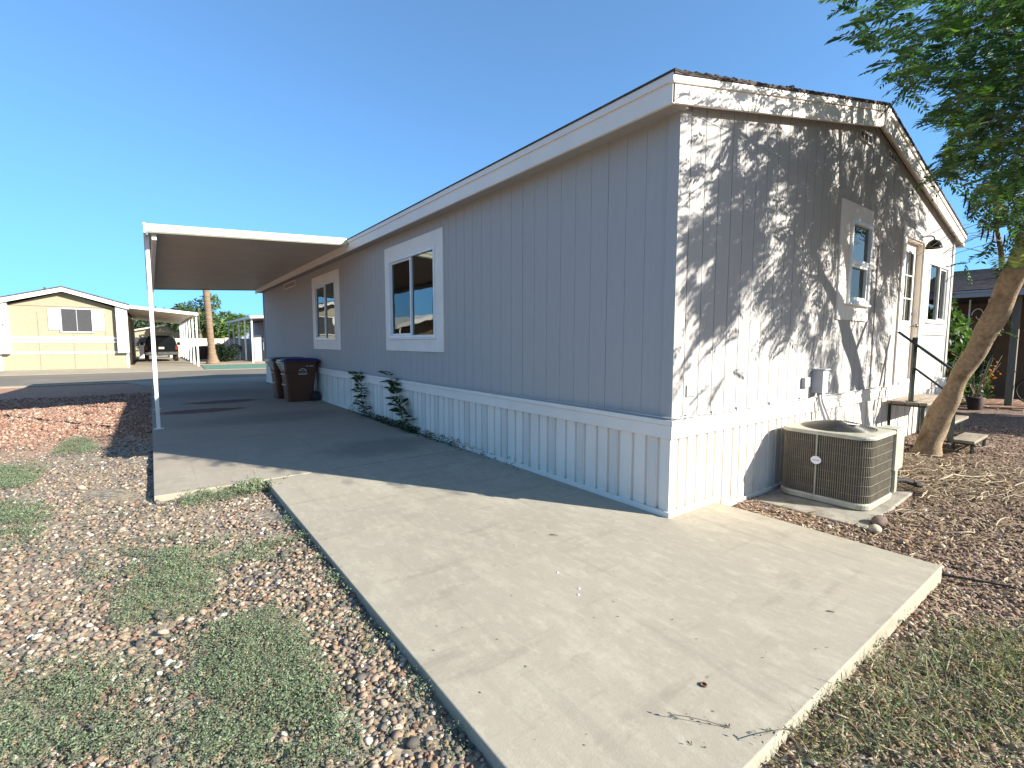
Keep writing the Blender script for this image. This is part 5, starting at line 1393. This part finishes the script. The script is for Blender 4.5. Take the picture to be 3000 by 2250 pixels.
# ------------------------------------------------------------------ neighbour on the right
nb_ = thing('brown_roofed_home', 'neighbouring home with dark shingle roof and grey fascia at the right edge', 'house', (15, 2, 0))
s = MB()
nk = 22
for k in range(nk):
    a, b_ = k/nk, (k+1)/nk; x0, x1 = 12.95+4.3*a, 12.95+4.3*b_+.03; z0_, z1_ = 2.80+.95*a, 2.80+.95*b_
    s.prism([(x0,z0_),(x1,z1_),(x1,z1_+.015),(x0,z0_+.03)], 'y', -1.9, 9)
s.prism([(17.25,3.75),(21.6,2.8),(21.6,2.83),(17.25,3.78)], 'y', -1.9, 9)
s.build('roof', M['shingle_dark'], nb_)
s = MB(); s.box(12.90,12.95,-1.9,9,2.63,2.79); s.box(12.86,12.90,-1.9,9,2.75,2.79); s.build('fascia', M['grey_fascia'], nb_)
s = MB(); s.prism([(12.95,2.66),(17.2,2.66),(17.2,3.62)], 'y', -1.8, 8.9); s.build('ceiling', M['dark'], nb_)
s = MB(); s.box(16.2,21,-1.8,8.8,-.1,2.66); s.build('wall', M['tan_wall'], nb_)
s = MB(); s.box(16.15,16.2,-1.3,-.4,0.0,2.05); s.build('door', M['dark'], nb_)
for y in (-1.6, -.30, 2.9):
    s = MB(); s.box(13.35,13.49,y-.07,y+.07,-.03,2.66); s.build('post', M['post_wood'], nb_, bevel=.006)
s = MB(); s.lathe([(.0,.35),(.10,.36),(.11,.16),(.06,.14),(.055,-.1)], (15.1,-.05,3.22), 12); s.build('roof_vent', M['shingle_dark'], nb_)
# iron scroll bracket panel next to the post
s = MB()
for x in (0,): 
    s.bar((13.42,.55,-.03),(13.42,.55,2.6),.025); s.bar((13.42,.2,-.03),(13.42,.2,2.6),.025)
    for z in (.4,1.0,1.6,2.2):
        s.tube([(13.42,.375+.13*math.cos(a)*(1-a/9),z+.2*math.sin(a)*(1-a/9)) for a in np.linspace(0,6,18)], .010, 5)
tag(s.build('iron_trellis', M['white_metal']), 'ornamental scroll iron trellis beside the grey porch post at right', 'trellis')
# bicycle leaning in the porch
bk = thing('bicycle', 'grey bicycle parked in the dark porch at the right edge', 'bicycle', (13.9,-1.2,0))
def bwheel(cy):
    s = MB(); s.tube([(13.9,cy+.33*math.cos(a),.33+.33*math.sin(a)) for a in np.linspace(0,2*PI,33)], .02, 6, cap=False)
    w_ = s.build('wheel', M['rubber'], bk)
    s = MB()
    for a in np.linspace(0,PI,9)[:-1]: s.tube([(13.9,cy+.31*math.cos(a),.33+.31*math.sin(a)),(13.9,cy-.31*math.cos(a),.33-.31*math.sin(a))], .003, 4)
    s.build('spokes', M['chrome'], w_)
bwheel(-.68); bwheel(-1.75)
s = MB()
for a, b_ in (((-1.35,.86),(-.82,.92)),((-1.35,.86),(-1.25,.36)),((-1.25,.36),(-.80,.80)),((-1.35,.82),(-1.75,.33)),((-1.25,.36),(-1.75,.33)),((-.80,1.0),(-.68,.33))):
    s.tube([(13.9,a[0],a[1]),(13.9,b_[0],b_[1])], .018, 8)
s.build('frame', M['bike'], bk)
s = MB(); s.tube([(13.62,-.86,1.08),(13.75,-.80,1.05),(13.9,-.79,1.04),(14.05,-.80,1.05),(14.18,-.86,1.08)], .014, 6); s.tube([(13.9,-.8,.98),(13.9,-.79,1.05)], .016, 6); s.build('handlebar', M['black_metal'], bk)
s = MB(); s.box(13.83,13.97,-1.52,-1.25,.93,.97); s.tube([(13.9,-1.36,.86),(13.9,-1.37,.94)], .014, 6); s.build('saddle', M['rubber'], bk, bevel=.015)
# oleander shrubs
def shrub(name, label, c, r, n, size, seed, pal, stems=10):
    t_ = thing(name, label, 'shrub', (c[0], c[1], -.06), 'leafy shrubs by the neighbouring home'); s = MB(); rg = np.random.default_rng(seed)
    for k in range(stems):
        e_ = (c[0]+r[0]*rg.uniform(-.7,.7), c[1]+r[1]*rg.uniform(-.7,.7), c[2]+r[2]*rg.uniform(-.2,.6)); s.tube([(c[0]+rg.normal(0,.1),c[1]+rg.normal(0,.1),-.08),((c[0]+e_[0])/2,(c[1]+e_[1])/2,e_[2]*.5),e_], [.018,.013,.006], 5)
    s.build('stem', M['twig'], t_)
    leafball('foliage', c, r, n, size, pal, t_, 20, seed)
SH = np.array([(.06,.115,.035),(.085,.15,.045),(.045,.085,.03),(.12,.17,.06)])
shrub('leafy_shrub', 'tall oleander-like shrub just right of the grey home corner', (10.9,.60,1.35), (.95,.75,1.4), 9500, .13, 31, SH)
shrub('leafy_shrub', 'open green shrub with orange blossoms left of the grey porch post', (12.7,.25,.75), (.5,.45,.85), 1700, .10, 32, SH*.6)
shrub('leafy_shrub', 'broad-leaved shrub hanging at the right edge above the bicycle', (13.0,-1.15,1.95), (.5,.7,.5), 1900, .13, 33, SH*1.1, 5)
dl = np.array([(.40,.24,.12),(.30,.17,.08),(.45,.33,.2)])
bgtree('unseen tree added outside the right edge to throw a dark patch beyond the steps', 13.6, -7.2, 5.2, 1.5, 1.2, 2600, DG, 41, .3, 'trees added out of view')  # unseen tree, added for the shadow it casts beyond the steps
shrub('leafy_shrub', 'browned dead-leaved part of the shrub by the grey home corner', (10.5,.50,.95), (.55,.4,.45), 700, .12, 34, dl, 5)
s = MB(); s.lathe([(.0,.26),(.16,.26),(.18,.24),(.12,-.05)], (11.9,.05,-.02), 18); tag(s.build('plant_pot', M['terracotta']), 'dark red plant pot under the shrubs behind the leaning trunk', 'pot')
s = MB()
for k in range(16):
    a = rng.uniform(0,2*PI); s.tube([(11.9,.05,.22),(11.9+.2*math.cos(a),.05+.2*math.sin(a),.7),(11.9+.38*math.cos(a),.05+.38*math.sin(a),1.0+rng.uniform(0,.3))], [.008,.006,.003], 4)
tag(s.build('dry_stalks', M['straw']), 'bundle of dry leaning stalks rising from the dark pot', 'dry plant')
t_ = thing('orange_flowers', 'small cluster of orange blossoms beside the grey porch post', 'flowers', (12.9,-.05,.6))
n = 46; P_ = np.array([12.75,.0,.75])+rng.normal(0,1,(n,3))*np.array([.06,.08,.22]); D_ = unit(rng.normal(0,1,(n,3))); N_ = unit(np.cross(D_, rng.normal(0,1,(n,3))))
v, f, c = quad_strip_leaves(P_, D_, N_, np.full(n,.07), np.full(n,.05), np.array([(.55,.17,.03),(.6,.33,.12),(.5,.12,.02)])[rng.integers(0,3,n)]); heavy('petals', v, f, M['leaf'], c, t_)

# ------------------------------------------------------------------ neighbour on the left (seen mirrored in the windows)
nl = thing('pale_home', 'pale neighbouring home beyond the left edge of the picture, mirrored in the near window', 'house', (-16.5, 37, 0))
s = MB(); s.prism([(-20,-.1),(-13.4,-.1),(-13.4,2.7),(-16.7,3.6),(-20,2.7)], 'y', 37, 50); s.build('wall', M['tan_wall'], nl)
s = MB(); s.prism([(-20.4,2.62),(-16.7,3.66),(-13.0,2.62),(-13.0,2.95),(-16.7,4.0),(-20.4,2.95)], 'y', 35.5, 50.4); s.build('roof', M['white_paint'], nl)
s = MB(); s.box(-20,-13.2,35.9,37,1.55,1.8); s.build('awning', M['white_paint'], nl)
for x in (-13.3, -16.6, -19.8):
    s = MB(); s.box(x-.06,x+.06,35.6,35.72,-.05,2.7); s.build('post', M['white_metal'], nl)

# ------------------------------------------------------------------ world, sun, camera
w = bpy.data.worlds.new('World'); scene.world = w; w.use_nodes = True; nt = w.node_tree
bg = nt.nodes['Background']; sky = nt.nodes.new('ShaderNodeTexSky'); sky.sky_type = 'NISHITA'; sky.sun_disc = False
el = math.asin(SUN[2]); az = math.atan2(SUN[0], SUN[1])
sky.sun_elevation = el; sky.sun_rotation = az; sky.air_density = 1.0; sky.dust_density = .3; sky.ozone_density = 2.5
def vm(op, a, b_):
    n = nt.nodes.new('ShaderNodeVectorMath'); n.operation = op
    for i, x in enumerate((a, b_)):
        if isinstance(x, tuple): n.inputs[i].default_value = x
        else: nt.links.new(x, n.inputs[i])
    return n.outputs[0]
# soft shoulder, so the clear desert sky keeps its blue down to the horizon
CAPS = (1.65, 5.2, 18.0)
c_ = vm('DIVIDE', sky.outputs[0], vm('ADD', (1,1,1), vm('DIVIDE', sky.outputs[0], CAPS)))
c_ = vm('MULTIPLY', c_, (.75, .84, .845))
tc = nt.nodes.new('ShaderNodeTexCoord'); dt_ = nt.nodes.new('ShaderNodeVectorMath'); dt_.operation = 'DOT_PRODUCT'
nt.links.new(tc.outputs['Generated'], dt_.inputs[0]); dt_.inputs[1].default_value = tuple(SUN)
fac = ramp(nt, dt_.outputs['Value'], .50, .95)
warm = vm('MULTIPLY', vm('DIVIDE', sky.outputs[0], vm('ADD', (1,1,1), vm('DIVIDE', sky.outputs[0], (6.0, 6.0, 6.0)))), (.88, .88, .88))
c_ = mixc(nt, fac, c_, warm)
nt.links.new(c_, bg.inputs['Color']); bg.inputs['Strength'].default_value = .15
sl = bpy.data.lights.new('sun', 'SUN'); sl.energy = 5.0; sl.angle = math.radians(.5); sl.color = (1.0,.955,.87)
so = bpy.data.objects.new('sun', sl); col.objects.link(so); so.rotation_euler = Vector(SUN).to_track_quat('Z', 'Y').to_euler(); so.location = (10,-20,15)
cam = bpy.data.cameras.new('camera'); co_ = bpy.data.objects.new('camera', cam); col.objects.link(co_); scene.camera = co_
cam.sensor_width = 36; cam.lens = FPX/3000*36; cam.clip_end = 5000; cam.clip_start = .05
mt = Matrix(((Rv[0],Uv[0],-Fv[0],CAM[0]),(Rv[1],Uv[1],-Fv[1],CAM[1]),(Rv[2],Uv[2],-Fv[2],CAM[2]),(0,0,0,1))); co_.matrix_world = mt
vs_ = scene.view_settings; vs_.view_transform = 'Standard'; vs_.look = 'None'; vs_.gamma = 1; vs_.use_curve_mapping = False; vs_.exposure = 1.32
scene.cycles.max_bounces = 8; scene.cycles.transparent_max_bounces = 12; scene.cycles.use_denoising = True
